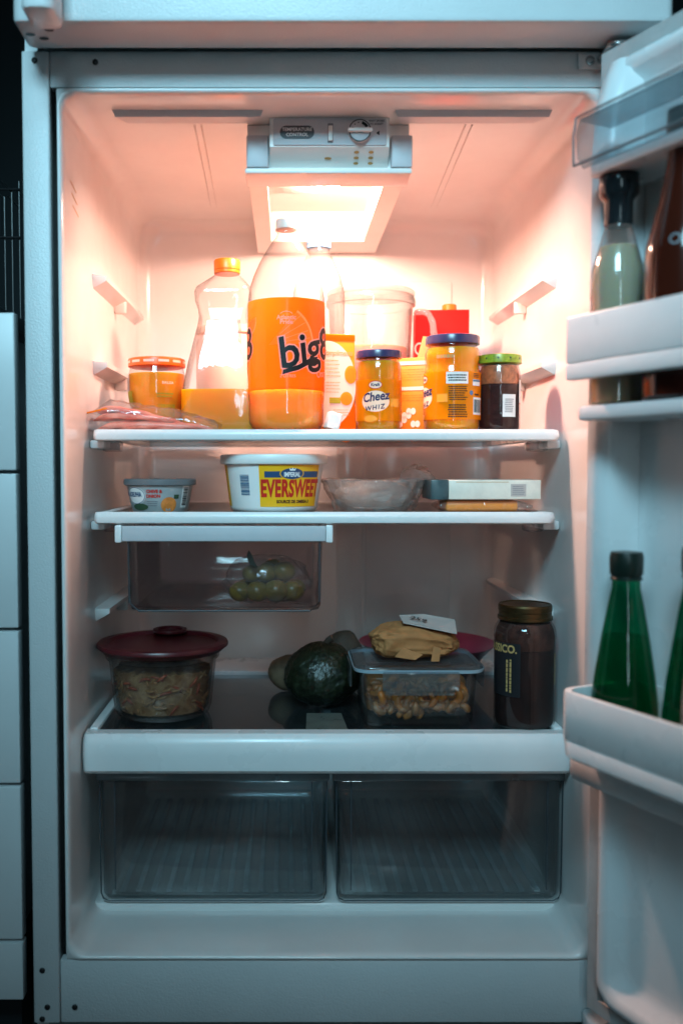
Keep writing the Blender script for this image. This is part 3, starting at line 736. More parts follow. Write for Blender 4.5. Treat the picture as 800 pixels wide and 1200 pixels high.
wrapm(m, ring2(.010, .007, .0008, n=12, t0=30, t1=150), 0, .0385, .0010)
wrapm(m, tilt(glyphs('Orange', .014, .0002, .1, .8), 10), 66, -.040, .0010); wrapm(m, glyphs('2 LITRES', .0062), 2, -.0465, .0010)
m.build('small_lettering', 'ink_pink', soda, flat=True)

# -- juice jug with grip
yj = .262; jx = PX(262, yj); HJ = PZ(305, yj) - P1
jug = thing('juice_jug', (jx, yj, P1), 'clear plastic juice jug with orange cap, third full of orange juice', 'juice jug')
k = (DIST + yj) / FPX
def jrows(g):
    out = []
    for z, hx, hy, r, c in ((0, 42, 38, 14, 0), (.012, 46, 42, 16, 0), (.03, 47, 43, 16, 0), (.25, 44.5, 42, 15, 0), (.40, 38.5, 38, 14, 0), (.53, 33, 34, 13, 1), (.62, 28.5, 31, 12, 1), (.665, 27, 30, 11, 1), (.70, 28, 30.5, 11, 1), (.745, 31, 32, 11, 1), (.80, 32, 32.5, 11, 1), (.83, 30.5, 31, 12, 2), (.875, 22, 22, 14, 4), (.91, 14.8, 14.8, 14, 5), (.93, 13.6, 13.6, 13.4, 5), (.965, 13.5, 13.5, 13.4, 5)):
        out.append([(x, y, P1 + .0005 + z * HJ) for x, y in rr(hx * k - g, hy * k - g, (r * k) - g, 6, jx + c * k, yj)])
    return out
MB().loft(jrows(0)).build('jug_body', 'pet', jug, sharp=50)
jl = PZ(456, yj - .05)
rows = [r_ for r_ in jrows(.0015) if r_[0][2] < jl]; rows[0] = [(x, y, P1 + .0016) for x, y, z in rows[0]]
rows.append([(x, y, jl) for x, y, z in rows[-1]])
MB().loft(rows).build('juice', 'orange_juice', jug)
MB().lathe([(.0195, 0), (.0205, .001), (.0205, .005), (.0198, .0055), (.0208, .0062), (.0208, .020), (.0195, .022), (.01, .0222)], jx + 5 * k, yj, P1 + HJ - .0222, 40).build('cap', 'cap_orange', jug)
m = MB()                                                       # moulded hollow grip
for sgn in (-1, 1):
    m.tube([(jx + (6 + sgn * 14) * k, yj - .036 - .006 * max(0, -t), P1 + HJ * (.54 + .10 * t)) for t in (-1, -.6, 0, .6, 1)], [.002, .003, .0034, .003, .002], 8)
m.build('grip', 'pet_thick', jug)
# -- jar standing behind the jug
yv = .40; vx = PX(268, yv)
bj = thing('honey_jar', (vx, yv, P1), 'pale jar with peach lid standing behind the juice jug', 'jar')
hj = PZ(380, yv) - P1
jar_shell(bj, scaled([(.9, 0), (1, .03), (1, .82), (.9, .88), (.88, .90)], 37 * (DIST + yv) / FPX, hj), vx, yv, P1 + .0004, 'carton_pink')
lid(bj, vx, yv, P1 + hj * .90, 36 * (DIST + yv) / FPX, .014, 'label_peach')

# -- queso jar
yq = .245; qx = PX(184, yq, 450); RQ = 33 * (DIST + yq) / FPX; HQ = PZ(421, yq) - P1
q = thing('queso_jar', (qx, yq, P1), 'squat jar of orange salsa dip with orange lid behind the ham packet', 'jar')
pr = scaled([(.80, 0), (.95, .02), (.97, .06), (.90, .30), (.90, .36), (.98, .45), (1, .55), (1, .78), (.95, .85), (.92, .90)], RQ, HQ)
jar_shell(q, pr, qx, yq, P1 + .0004)
MB().lathe([(max(r - .0018, .001), z + .002) for r, z in pr if z < .84 * HQ], qx, yq, P1, 48).build('queso_dip', 'queso', q)
lid(q, qx, yq, P1 + HQ * .885, RQ * 1.0, HQ * .115, 'lid_orange')
m = MB()
for a in range(0, 360, 30): on_cyl(m, rr(.008, .0020, .001, 2) and (rr(.0085, .0019, .001, 2), [tuple(range(12))]), qx, yq, RQ, a - 8, P1 + HQ * .945, .0003, .003)
m.build('lid_print', 'carton_pink', q, flat=True)
f = radf(pr, P1)
m = MB(); on_cyl(m, glyphs('SALSA', .0055, .0002, spacing=1.3), qx, yq, f, 30, P1 + HQ * .66, .0006, .003); m.build('lettering', 'label_peach', q, flat=True)
m = MB(); on_cyl(m, text_lines(.030, .008, 2, 3, .6), qx, yq, f, 26, P1 + HQ * .50, .0006, .003); on_cyl(m, barcode(.026, .02, 12, 4), qx, yq, f, 30, P1 + HQ * .30, .0006, .003); m.build('print', 'ink_olive', q, flat=True)
m = MB(); on_cyl(m, grid(-.010, .010, -.012, .012, 3), qx, yq, f, -62, P1 + HQ * .46, .0006, .003); m.build('side_label', 'ink_olive', q, flat=True)

# -- ham packet
yh = .168; hx_a, hx_b = PX(110, yh), PX(258, yh)
hm = thing('ham_packet', ((hx_a + hx_b) / 2, yh, P1), 'open clear plastic packet of pink sliced ham', 'ham packet')
for lay, (s0, s1, zb0, hh_) in enumerate(((.03, .99, .0012, .018), (.02, .74, .0175, .013), (.05, .54, .0290, .011))):
    rows = []
    for tt in range(25):
        u = tt / 24; xx = hx_a + (hx_b - hx_a) * (s0 + (s1 - s0) * u); w_ = .040 * max(.12, (1 - abs(2 * u - 1) ** 3.5)) ** .5; hg = hh_ * max(.12, 1 - abs(2 * u - 1) ** 5) * (1 - .35 * u)
        zz = P1 + zb0 * (1 - .45 * max(0, u - .3)); ring = []
        for k2 in range(20):
            an = 2 * math.pi * k2 / 20; cx_, cz_ = math.copysign(abs(math.cos(an)) ** .5, math.cos(an)), math.copysign(abs(math.sin(an)) ** .6, math.sin(an))
            nn = noise.noise(Vector((xx * 55, cx_ * 2 + lay * 5, cz_ * 2))) * .0022
            ring.append((xx, yh + w_ * cx_ + nn * 1.5, max(P1 + .0009 + .0004 * lay, zz + hg * (.5 + .5 * cz_) + nn)))
        rows.append(ring)
    MB().loft(rows).build('ham_fold', 'ham', hm, sharp=60)
m = MB(); rows = []
for t in range(27):
    u = t / 26; x = hx_a + (hx_b - hx_a) * u; hgt = .042 * (1 - u) ** .65 * min(1, 4 * u + .35) + .011; w_ = .050
    ring = []
    for k2 in range(28):
        a = 2 * math.pi * k2 / 28; yy = yh + w_ * math.copysign(abs(math.cos(a)) ** .6, math.cos(a)); zz = P1 + .0006 + hgt * (.5 + .5 * math.sin(a))
        nn = noise.noise(Vector((x * 70, yy * 70, zz * 90))) * .0045 * min(1, (zz - P1) / .01)
        ring.append((x + nn, yy, max(P1 + .0006, zz + nn)))
    rows.append(ring)
m.loft(rows).build('plastic_packet', 'wrap', hm)
m = MB(); m.tube([(hx_a - .001, yh - .045, P1 + .026), (hx_a + .03, yh - .047, P1 + .033)], .0014, 6).build('seal_strip', 'label_yellow', hm)

# -- clear bottle with pale blue cap
yw = .315; wx = PX(373, yw); HWt = PZ(278, yw) - P1
wb = thing('water_bottle', (wx, yw, P1), 'clear plastic water bottle with pale blue cap behind the soda bottle', 'bottle')
pr = [(.036, 0), (.042, .004), (.043, .02), (.043, HWt * .62), (.042, HWt * .72), (.036, HWt * .80), (.026, HWt * .87), (.018, HWt * .92), (.0165, HWt * .955)]
jar_shell(wb, pr, wx, yw, P1 + .0004, 'pet', name='bottle_body')
cp_ = []
m = MB().lathe([(.0185, 0), (.0200, .001), (.0200, .006), (.0190, .0068), (.0200, .0075), (.0200, .017), (.0188, .0195), (.01, .0197)], wx, yw, P1 + HWt - .0197, 40); m.build('cap', 'cap_blue', wb)

# -- cartons
def carton(name, label, px0, px1, ptop, y, dep, rotd, mt, zb=P1, cat='carton', grp=None):
    k_ = (DIST + y) / FPX; w_ = (px1 - px0) * k_ / math.cos(R(rotd)); cxx = PX((px0 + px1) / 2, y, ptop); hh = PZ(ptop, y) - zb
    mx = Matrix.Translation((cxx, y, zb)) @ Matrix.Rotation(R(rotd), 4, 'Z')
    t = thing(name, (cxx, y, zb), label, cat, grp)
    MB().rbox(-w_ / 2, w_ / 2, 0, dep, .0004, hh, .0012, .0008, mtx=mx).build('box_body', mt, t)
    return t, mx, w_, hh
def on_box(m, vf, mx, a, b, off=.0006):
    m.add([tuple(mx @ Vector((a + x, -off, b + z))) for x, z in vf[0]], vf[1]); return m
t, mx, w_, hh = carton('juice_carton', 'orange and pink juice carton with peach picture between soda bottle and small cheese jar', 352, 416, 391, .232, .055, 14, 'carton_orange')
m = MB(); on_box(m, disc(w_ * .52, hh * .43, n=36), mx, 0, hh * .50); m.build('label_panel', 'carton_pink', t, flat=True)
m = MB(); on_box(m, quad(-w_ * .5, w_ * .5, -.0045, .0045), mx, 0, hh * .965, .0006); m.build('orange_band', 'label_orange', t, flat=True); m = MB(); on_box(m, disc(w_ * .2, hh * .24, n=20), mx, w_ * .34, hh * .16, .0005); m.build('orange_corner', 'label_orange', t, flat=True)
m = MB(); on_box(m, glyphs('Compliments', .0115, .0002, .35, .8, 'LEFT'), mx, -w_ * .12, hh * .81, .001); on_box(m, text_lines(.026, .030, 5, 8, .22), mx, w_ * .10, hh * .66, .001); on_box(m, text_lines(.026, .020, 4, 9, .22), mx, w_ * .10, hh * .47, .001); on_box(m, text_lines(.028, .012, 3, 11, .22), mx, w_ * .25, hh * .22, .001); m.build('lettering', 'cardboard', t, flat=True)
m = MB(); on_box(m, disc(.010, .014, n=20), mx, w_ * .42, hh * .60, .0012); on_box(m, disc(.010, .0105, n=20), mx, w_ * .34, hh * .36, .0012); m.build('peach_picture', 'fruit_orange', t, flat=True)
m = MB(); on_box(m, quad(-.009, .009, -.0045, .0045), mx, w_ * .13, hh * .34, .0012); m.build('green_tag', 'ink_olive', t, flat=True)

t, mx, w_, hh = carton('snack_box', 'orange cardboard box with open tan flap squeezed between the two cheese jars', 460, 508, 419, .245, .05, -20, 'carton_orange', cat='box')
m = MB(); on_box(m, quad(-w_ * .42, w_ * .5, -.003, .003), mx, 0, hh * .93); m.build('pale_band', 'carton_pink', t, flat=True); m = MB(); on_box(m, quad(-w_ * .5, w_ * .5, -.0028, .0028), mx, 0, hh * .60); m.build('pale_band', 'carton_pink', t, flat=True); m = MB()
for i in range(9): on_box(m, disc(.0042, .0055, n=10), mx, -w_ * .30 + (i % 5) * .007, hh * (.14 + .055 * (i % 4)))
m.build('pale_print', 'carton_pink', t, flat=True)
m = MB(); on_box(m, text_lines(w_ * .8, .02, 5, 21, .18), mx, 0, hh * .78); on_box(m, text_lines(w_ * .8, .012, 3, 22, .18), mx, 0, hh * .48); m.build('fine_print', 'lid_orange', t, flat=True)
m = MB(); on_box(m, quad(-.010, .012, -.002, .002), mx, 0, hh * .035); m.build('dark_print', 'lid_navy', t, flat=True)
fp = [(.0, hh), (.026, hh + .002), (.030, hh + .018), (.022, hh + .032), (.009, hh + .034)]
m = MB(); m.loft([[tuple(mx @ Vector((a + .004, yy, b))) for a, b in fp] for yy in (.010, .0115)]).build('flap', 'cardboard', t, flat=True)

t, mx, w_, hh = carton('red_carton', 'red carton with orange screw cap behind the pitcher handle', 487, 549, 363, .44, .06, -4, 'carton_red')
MB().lathe([(.013, 0), (.013, .010), (.011, .012)], 0, 0, 0, 28, mtx=mx @ Matrix.Translation((w_ * .15, .02, hh))).build('cap', 'cap_orange', t)
m = MB(); on_box(m, ring2(.009, .011, .0028, n=18, t0=60, t1=330), mx, -w_ * .42, hh * .70); on_box(m, ring2(.006, .006, .002, n=14), mx, -w_ * .18, hh * .74); on_box(m, ring2(.006, .006, .002, n=14), mx, w_ * .16, hh * .74); m.build('white_mark', 'carton_pink', t, flat=True)

# -- pitcher
yp = .385; ppx = PX(433, yp); RP = 50 * (DIST + yp) / FPX; HP = PZ(349, yp) - P1
pt = thing('pitcher', (ppx, yp, P1), 'clear plastic pitcher with handle and pale pink drink inside', 'pitcher')
pr = scaled([(.78, 0), (.82, .015), (.84, .05), (.97, .90), (.98, .93), (1.03, .935), (1.04, .96), (1.02, .985), (.99, 1.0)], RP, HP)
MB().lathe(pr + [(r - .002, z) for r, z in reversed(pr) if z > .004], ppx, yp, P1 + .0004, 56).build('pitcher_body', 'pet', pt, sharp=50)
ll = PZ(402, yp - RP) - P1
MB().lathe([(r - .0035, z + .003) for r, z in pr if z < ll] + [(.84 * RP, ll)], ppx, yp, P1, 48).build('drink', 'pink_drink', pt)
m = MB(); m.tube([(ppx + RP * .95, yp - .012, P1 + HP * .88), (ppx + RP * 1.22, yp - .02, P1 + HP * .90), (ppx + RP * 1.42, yp - .022, P1 + HP * .84), (ppx + RP * 1.45, yp - .022, P1 + HP * .62), (ppx + RP * 1.36, yp - .02, P1 + HP * .35), (ppx + RP * .88, yp - .01, P1 + HP * .22)], .0065, 10).build('handle', 'pet_thick', pt, sub=1)
MB().lathe([(RP * 1.0, 0), (RP * 1.02, .002), (RP * 1.02, .006), (RP * .98, .009), (RP * .3, .010)], ppx, yp, P1 + HP + .0008, 48).build('lid', 'pet_thick', pt)

# -- cheese spread jars
def cheese_jar(px, pr_px, ptop, y, label, big):
    x = PX(px, y, 450); RJ = pr_px * (DIST + y) / FPX; HJ_ = PZ(ptop, y) - P1
    t = thing('cheese_spread_jar', (x, y, P1), label, 'jar', 'cheese spread jars')
    pr = scaled([(.80, 0), (.94, .015), (.985, .05), (1, .12), (1, .62), (.96, .655), (.955, .70), (.985, .74), (.985, .80), (.93, .855), (.86, .885), (.86, .90), (.90, .905), (.86, .915)], RJ, HJ_) if big else scaled([(.82, 0), (.95, .015), (.985, .05), (1, .10), (1, .72), (.985, .80), (.93, .85), (.88, .88), (.88, .91)], RJ, HJ_)
    jar_shell(t, pr, x, y, P1 + .0004)
    MB().lathe([(r - .0018, z + .002) for r, z in pr if z < .86 * HJ_], x, y, P1, 48).build('cheese_spread', 'cheese_sauce' if big else 'cheese_small', t)
    lid(t, x, y, P1 + HJ_ * .905, RJ * (.955 if big else 1.0), HJ_ * .095, 'lid_navy')
    f = radf(pr, P1); z0_, z1_ = (HJ_ * .13, HJ_ * .615) if big else (HJ_ * .14, HJ_ * .64)
    m = MB(); n_ = 60; m.loft([[(x + (f(P1 + z) + .0005) * math.sin(2 * math.pi * i / n_), y - (f(P1 + z) + .0005) * math.cos(2 * math.pi * i / n_), P1 + z) for i in range(n_)] for z in (z0_, (z0_ + z1_) / 2, z1_)], False, False)
    m.build('label', 'label_yellow', t)
    zm = P1 + (z0_ + z1_) / 2; hz_ = z1_ - z0_
    def w(m, vf, ang, dz, off=.0009): on_cyl(m, vf, x, y, f, ang, zm + dz, off, .003)
    a0 = -14 if not big else -82
    m = MB(); w(m, disc(.021, .0155, n=24), a0, -.002, .0007); w(m, disc(.0092, .0052, n=20), a0, hz_ * .36, .0007); m.build('pale_patch', 'label_peach', t, flat=True)
    m = MB(); w(m, ring2(.0100, .0060, .0009), a0, hz_ * .36, .0009); m.build('logo_ring', 'ink_red', t, flat=True)
    m = MB(); w(m, tilt(glyphs('Kraft', .0064, .0002), 0), a0, hz_ * .36, .0011); m.build('logo_lettering', 'lid_navy', t, flat=True)
    m = MB(); w(m, tilt(glyphs('Cheez', .0180, .0005, .25, .85), 7), a0, hz_ * .07, .0012); m.build('lettering', 'lid_navy', t, flat=True); m = MB(); w(m, tilt(glyphs('WHIZ', .0095, .0002, .2, 1.0, spacing=1.25), 8), a0 - 2, -hz_ * .19, .0012); m.build('lettering', 'lid_navy', t, flat=True)
    m = MB(); w(m, quad(-.008, .008, -.006, .006), a0 + 52, -.004); m.build('amber_print', 'label_amber', t, flat=True); m = MB(); w(m, disc(.010, .005, n=16), a0 - 12, -hz_ * .45); m.build('amber_print', 'label_amber', t, flat=True)
    if big:
        m = MB(); w(m, quad(-.016, .016, -.0085, .0085), 0, hz_ * .36); w(m, quad(-.009, .009, -.0045, .0045), 46, hz_ * .27); w(m, quad(-.0105, .0105, -.0125, .0125), 50, -hz_ * .22); m.build('pale_panel', 'label_white', t, flat=True)
        m = MB(); w(m, barcode(.018, .019, 14, 5), 50, -hz_ * .22, .0012); w(m, text_lines(.028, .011, 3, 31, .5), 0, hz_ * .36, .0012)
        w(m, text_lines(.028, .022, 7, 32, .45), 2, hz_ * .04, .0012); w(m, text_lines(.029, .020, 6, 33, .5), 2, -hz_ * .33, .0012)
        w(m, text_lines(.016, .007, 3, 34, .4), 46, hz_ * .42, .0012); w(m, text_lines(.014, .003, 1, 35, .7), 48, hz_ * .02, .0012)
        m.build('fine_print', 'ink_black', t, flat=True)
        m = MB(); w(m, quad(-.009, .009, .0012, .0040), 46, hz_ * .27, .0012); w(m, disc(.0032, .0036, n=12), 30, hz_ * .05, .0012); m.build('blue_print', 'ink_teal', t, flat=True)
        m = MB(); on_cyl(m, text_lines(.034, .006, 1, 36, .8), x, y, f, -20, P1 + HJ_ * .765, .0007, .003); m.build('date_stamp', 'cardboard', t, flat=True)
    return t
cheese_jar(443.5, 26.5, 412, .185, 'small jar of orange cheese spread with its Cheez lettering facing out', False)
cheese_jar(529.5, 32.5, 394.5, .172, 'large jar of orange cheese spread showing back label and barcode', True)

# -- jam jar with green lid
y = .178; x = PX(584.5, y, 450); RJ = 24.5 * (DIST + y) / FPX; HJ_ = PZ(417, y) - P1
t = thing('jam_jar', (x, y, P1), 'small jar of dark jam with green lid and white barcode label', 'jar')
pr = scaled([(.82, 0), (.95, .015), (.98, .05), (.98, .74), (.95, .80), (.90, .85), (.90, .90)], RJ, HJ_)
jar_shell(t, pr, x, y, P1 + .0004)
MB().lathe([(r - .0018, z + .002) for r, z in pr if z < .60 * HJ_] + [(RJ * .93, .62 * HJ_)], x, y, P1, 40).build('jam', 'jam', t)
MB().lathe([(RJ * .925, .625 * HJ_), (RJ * .92, .74 * HJ_), (RJ * .885, .80 * HJ_), (RJ * .85, .86 * HJ_)], x, y, P1, 40, False, False).build('jam_smear', 'jam_smear', t)
lid(t, x, y, P1 + HJ_ * .885, RJ * 1.03, HJ_ * .115, 'lid_green')
m = MB()
for a in range(-80, 90, 32): on_cyl(m, disc(.0016, .0016, n=8), x, y, RJ * 1.03, a, P1 + HJ_ * .945, .0003, .003)
m.build('lid_print', 'chive', t, flat=True)
f = radf(pr, P1)
m = MB(); on_cyl(m, quad(-.0105, .0105, -.0165, .0165), x, y, f, 16, P1 + HJ_ * .34, .0006, .003); on_cyl(m, quad(-.007, .007, -.017, .017), x, y, f, 66, P1 + HJ_ * .53, .0006, .003); m.build('label', 'label_white', t, flat=True)
m = MB(); on_cyl(m, text_lines(.015, .021, 8, 41, .5), x, y, f, 16, P1 + HJ_ * .34, .0009, .003); m.build('fine_print', 'ink_grey', t, flat=True)

# -- small white block leaning at the shelf edge
kx, kz = P(387, 492, .135)
mx = Matrix.Translation((kx, .142, P1 + .0012)) @ Matrix.Rotation(R(18), 4, 'Z') @ Matrix.Rotation(R(16), 4, 'Y')
tag(MB().rbox(-.0095, .0105, -.008, .010, .003, .028, .003, .002, mtx=mx).build('plastic_block', 'tub_white'), 'small white plastic block leaning beside the orange soda bottle', 'block')

# ================================================================== THINGS ON THE MIDDLE SHELF
# -- cream cheese tub
y = .185; x = PX(188, y); k = (DIST + y) / FPX; rl, rt, rb_ = 42 * k, 39 * k, 32.5 * k; ht = PZ(561, y) - P2
t = thing('cream_cheese_tub', (x, y, P2), 'silver cream cheese tub with grey lid and onion picture', 'tub')
pr = [(rb_ * .96, 0), (rb_, .002), (rt, ht * .86)]
MB().lathe(pr, x, y, P2 + .0004, 56).build('tub_body', 'tub_silver', t)
MB().lathe([(rt * 1.005, ht * .80), (rl, ht * .82), (rl * 1.005, ht * .86), (rl, ht * .97), (rl * .97, ht), (rl * .5, ht * .99)], x, y, P2, 56).build('lid', 'lid_grey', t)
f = radf(pr, P2); zm = P2 + ht * .44
def w(m, vf, ang, dz, off=.0006): on_cyl(m, vf, x, y, f, ang, zm + dz, off, .003)
m = MB(); w(m, disc(.0190, .0135, n=28), -42, .0030); m.build('logo_oval', 'label_white', t, flat=True)
m = MB(); w(m, ring2(.0180, .0126, .0009), -42, .0030, .0009); w(m, glyphs('PHILADELPHIA', .0092, .0004, 0, .62), -50, .0045, .0010); m.build('logo_lettering', 'ink_blue', t, flat=True)
m = MB(); w(m, glyphs('CHIVE &', .0066, .0003, 0, .95), -3, .0092); w(m, glyphs('ONION', .0066, .0003, 0, .95), -5, .0022); m.build('flavour_lettering', 'ink_red', t, flat=True)
m = MB(); w(m, text_lines(.018, .009, 3, 51, .35), -6, -.0085); m.build('fine_print', 'ink_grey', t, flat=True)
m = MB(); w(m, disc(.0115, .0115, n=24), 24, -.0105, .0008); m.build('onion_picture', 'onion', t, flat=True)
m = MB(); w(m, disc(.014, .005, n=18), -34, -.0135, .0008); w(m, quad(-.004, .004, -.003, .003), 38, .0015, .0007); m.build('chive_picture', 'chive', t, flat=True)
m = MB(); w(m, quad(-.007, .007, -.0165, .0165), 58, .0015); m.build('barcode_panel', 'label_white', t, flat=True)
m = MB(); bc = barcode(.026, .0095, 14, 6); w(m, (rot2(bc[0], 90), bc[1]), 58, .0015, .0010); m.build('barcode', 'ink_black', t, flat=True)

# -- margarine tub
y = .202; x = PX(321, y); k = (DIST + y) / FPX; rl, rt, rb_ = 62.5 * k, 58 * k, 51 * k; ht = PZ(533, y) - P2
t = thing('margarine_tub', (x, y, P2), 'large white and yellow margarine tub lettered EVERSWEET', 'tub')
pr = [(rb_ * .93, 0), (rb_ * .98, .0025), (rb_ * 1.0, .007), (rt, ht * .90)]
MB().lathe(pr, x, y, P2 + .0004, 72).build('tub_body', 'tub_white', t)
MB().lathe([(rt * 1.004, ht * .83), (rl * .985, ht * .835), (rl, ht * .86), (rl, ht * .96), (rl * .985, ht * .995), (rl * .96, ht), (rl * .93, ht * .985), (rl * .4, ht * .985)], x, y, P2, 72).build('lid', 'tub_white', t)
f = radf(pr, P2); zm = P2 + ht * .46; LH = ht * .72
def w(m, vf, ang, dz, off=.0006): on_cyl(m, vf, x, y, f, ang, zm + dz, off, .003)
m = MB(); w(m, grid(-.050, .050, -LH * .5, LH * .5, 5), 24, 0, .0005); w(m, grid(-.012, .012, -LH * .5, LH * .5, 5), -78, 0, .0005); m.build('label', 'tub_yellow', t)
m = MB(); w(m, quad(-.046, .046, -.0045, .0045), 26, LH * .27, .0007); m.build('blue_band', 'ink_blue', t, flat=True)
m = MB(); w(m, disc(.0190, .0092, n=28), 22, LH * .29, .0009); m.build('logo_rim', 'tub_yellow', t, flat=True)
m = MB(); w(m, disc(.0175, .0080, n=28), 22, LH * .29, .0011); m.build('logo_oval', 'ink_blue', t, flat=True)
m = MB(); w(m, glyphs('IMPERIAL', .0092, .0003, 0, .68), 22, LH * .265, .0014)
w(m, ([(-.004, 0), (.004, 0), (.0052, .004), (.002, .002), (0, .0045), (-.002, .002), (-.0052, .004)], [(0, 1, 2, 3, 4, 5, 6)]), 22, LH * .36, .0014); m.build('logo_lettering', 'ink_white', t, flat=True)
m = MB(); w(m, glyphs('EVERSWEET', .034, .0014, 0, .52, spacing=1.06), 25, -LH * .08, .0009); m.build('lettering', 'ink_red', t, flat=True)
m = MB(); w(m, glyphs('SOURCE DE OMEGA 3', .0062, .0003, 0, .85), 26, -LH * .38, .0009); m.build('small_lettering', 'lid_red', t, flat=True)
m = MB(); bc = barcode(.030, .016, 16, 7); w(m, (rot2(bc[0], 90), bc[1]), -36, LH * .02); m.build('barcode', 'ink_teal', t, flat=True)
m = MB(); w(m, text_lines(.012, LH * .8, 14, 61, .5), -76, 0, .0009); m.build('fine_print', 'cardboard', t, flat=True)

# -- bowl under plastic wrap
y = .225; x = PX(438, y); k = (DIST + y) / FPX; ht = PZ(563, y) - P2
t = thing('wrapped_bowl', (x, y, P2), 'white bowl tightly covered in crinkled plastic wrap', 'bowl')
pr = [(38 * k, 0), (41 * k, .003), (49 * k, ht * .5), (56 * k, ht * .93), (59 * k, ht * .95), (59 * k, ht), (55 * k, ht * .98), (47 * k, ht * .5), (37 * k, .006)]
MB().lathe(pr, x, y, P2 + .0004, 56).build('bowl', 'pet_thick', t, sharp=60)
MB().blob((x, y, P2 + ht * .52), (46 * k, 46 * k, ht * .47), 18, 36, .003, 45, 2).build('rice', 'bowl_white', t)
rows = []
for i in range(14):
    u = i / 13; z = ht * 1.03 * u; rbase = (42 + 18 * u) * k; ring = []
    for j in range(72):
        a = 2 * math.pi * j / 72; d = Vector((math.cos(a), math.sin(a), 0)); n1 = noise.noise(Vector((d.x * 5, d.y * 5, u * 4))) + .7 * noise.noise(Vector((d.x * 14, d.y * 14, u * 6)))
        rr_ = rbase + .0045 + n1 * .0050; ring.append((x + d.x * rr_, y + d.y * rr_, max(P2 + .0006, P2 + z + .002 * noise.noise(d * 6 + Vector((0, 0, u * 3))))))
    rows.append(ring)
rows.append([(x + (p[0] - x) * .9, y + (p[1] - y) * .9, P2 + ht * 1.05 + .003 * noise.noise(Vector((p[0] * 60, p[1] * 60, 1)))) for p in rows[-1]])
rows.append([(x + (p[0] - x) * .3, y + (p[1] - y) * .3, P2 + ht * 1.03) for p in rows[-1]])
MB().loft(rows, cap0=False).build('plastic_wrap', 'wrap_milky', t, sharp=16)
gx, gz = P(488, 562, y - .03)
rows = []
for i in range(9):
    u = i / 8; ring = []
    for j in range(18):
        a = 2 * math.pi * j / 18; rd_ = (.010 + .012 * math.sin(math.pi * u)) * (1 + .6 * noise.noise(Vector((math.cos(a) * 3, math.sin(a) * 3, u * 7 + 9))))
        ring.append((gx - .022 + .05 * u + .3 * rd_ * math.cos(a), y - .02 + rd_ * math.sin(a), gz + .010 - .018 * u * u + rd_ * .7 * math.cos(a)))
    rows.append(ring)
MB().loft(rows).build('gathered_wrap', 'wrap_milky', t, sharp=25)

# -- cheese slab and box
y = .135; xa_, xb_ = PX(519, y), PX(610, y)
t = thing('cheese_slab', ((xa_ + xb_) / 2, y, P2), 'slab of orange cheese in clear wrap under the cream box', 'cheese')
hc = PZ(586, y) - P2
MB().rbox(xa_ + .004, xb_ - .004, y, y + .07, P2 + .0012, P2 + hc - .001, .006, .004, 'x').build('cheese', 'cheddar', t)
rows = []
for i in range(22):
    u = i / 21; xx = xa_ - .006 + (xb_ - xa_ + .022) * u; tp = min(1, u * 8 + .25, (1 - u) * 5 + .2); ring = []
    for px_, pz_ in rr(.038, hc / 2, .006, 4, 0, 0):
        nn = noise.noise(Vector((xx * 90, px_ * 60, pz_ * 90))) * .0022
        ring.append((xx, y + .035 + px_ + (nn if px_ < 0 else 0) - .001, max(P2 + .0006, min(P2 + hc + .0006, P2 + hc / 2 + pz_ * tp + nn * .4))))
    rows.append(ring)
MB().loft(rows).build('plastic_wrap', 'wrap', t, sharp=30)
y = .125; xa_, xb_ = PX(504.5, y), PX(633, y); zb_, zt_ = P2 + hc + .0012, PZ(562.5, y)
t = thing('flat_box', ((xa_ + xb_) / 2, y + .04, zb_), 'long flat cream box with dark teal end on the cheese slab', 'box')
xm = PX(525, y)
MB().rbox(xm + .0004, xb_, y, y + .085, zb_, zt_, .0015, .001, 'x').build('box_body', 'cream_box', t)
MB().rbox(xa_, xm, y - .0006, y + .0856, zb_ - .0004, zt_ + .0004, .0015, .001, 'x').build('end_sleeve', 'box_teal', t)
m = MB(); lx, lz = P(607, 574.5, y); on_plane(m, quad(-.011, .011, -.009, .009), (lx, y, lz), X3, Z3, (0, -.0005, 0)); m.build('sticker', 'paper_note', t, flat=True)
m = MB(); on_plane(m, text_lines(.018, .014, 5, 71, .35), (lx, y, lz), X3, Z3, (0, -.0008, 0)); m.build('print', 'ink_grey', t, flat=True)
m = MB(); on_plane(m, quad(-.05, .026, -.0004, .0004), (lx - .04, y, zt_ - .003), X3, Z3, (0, -.0004, 0)); m.build('edge_print', 'cardboard', t, flat=True)

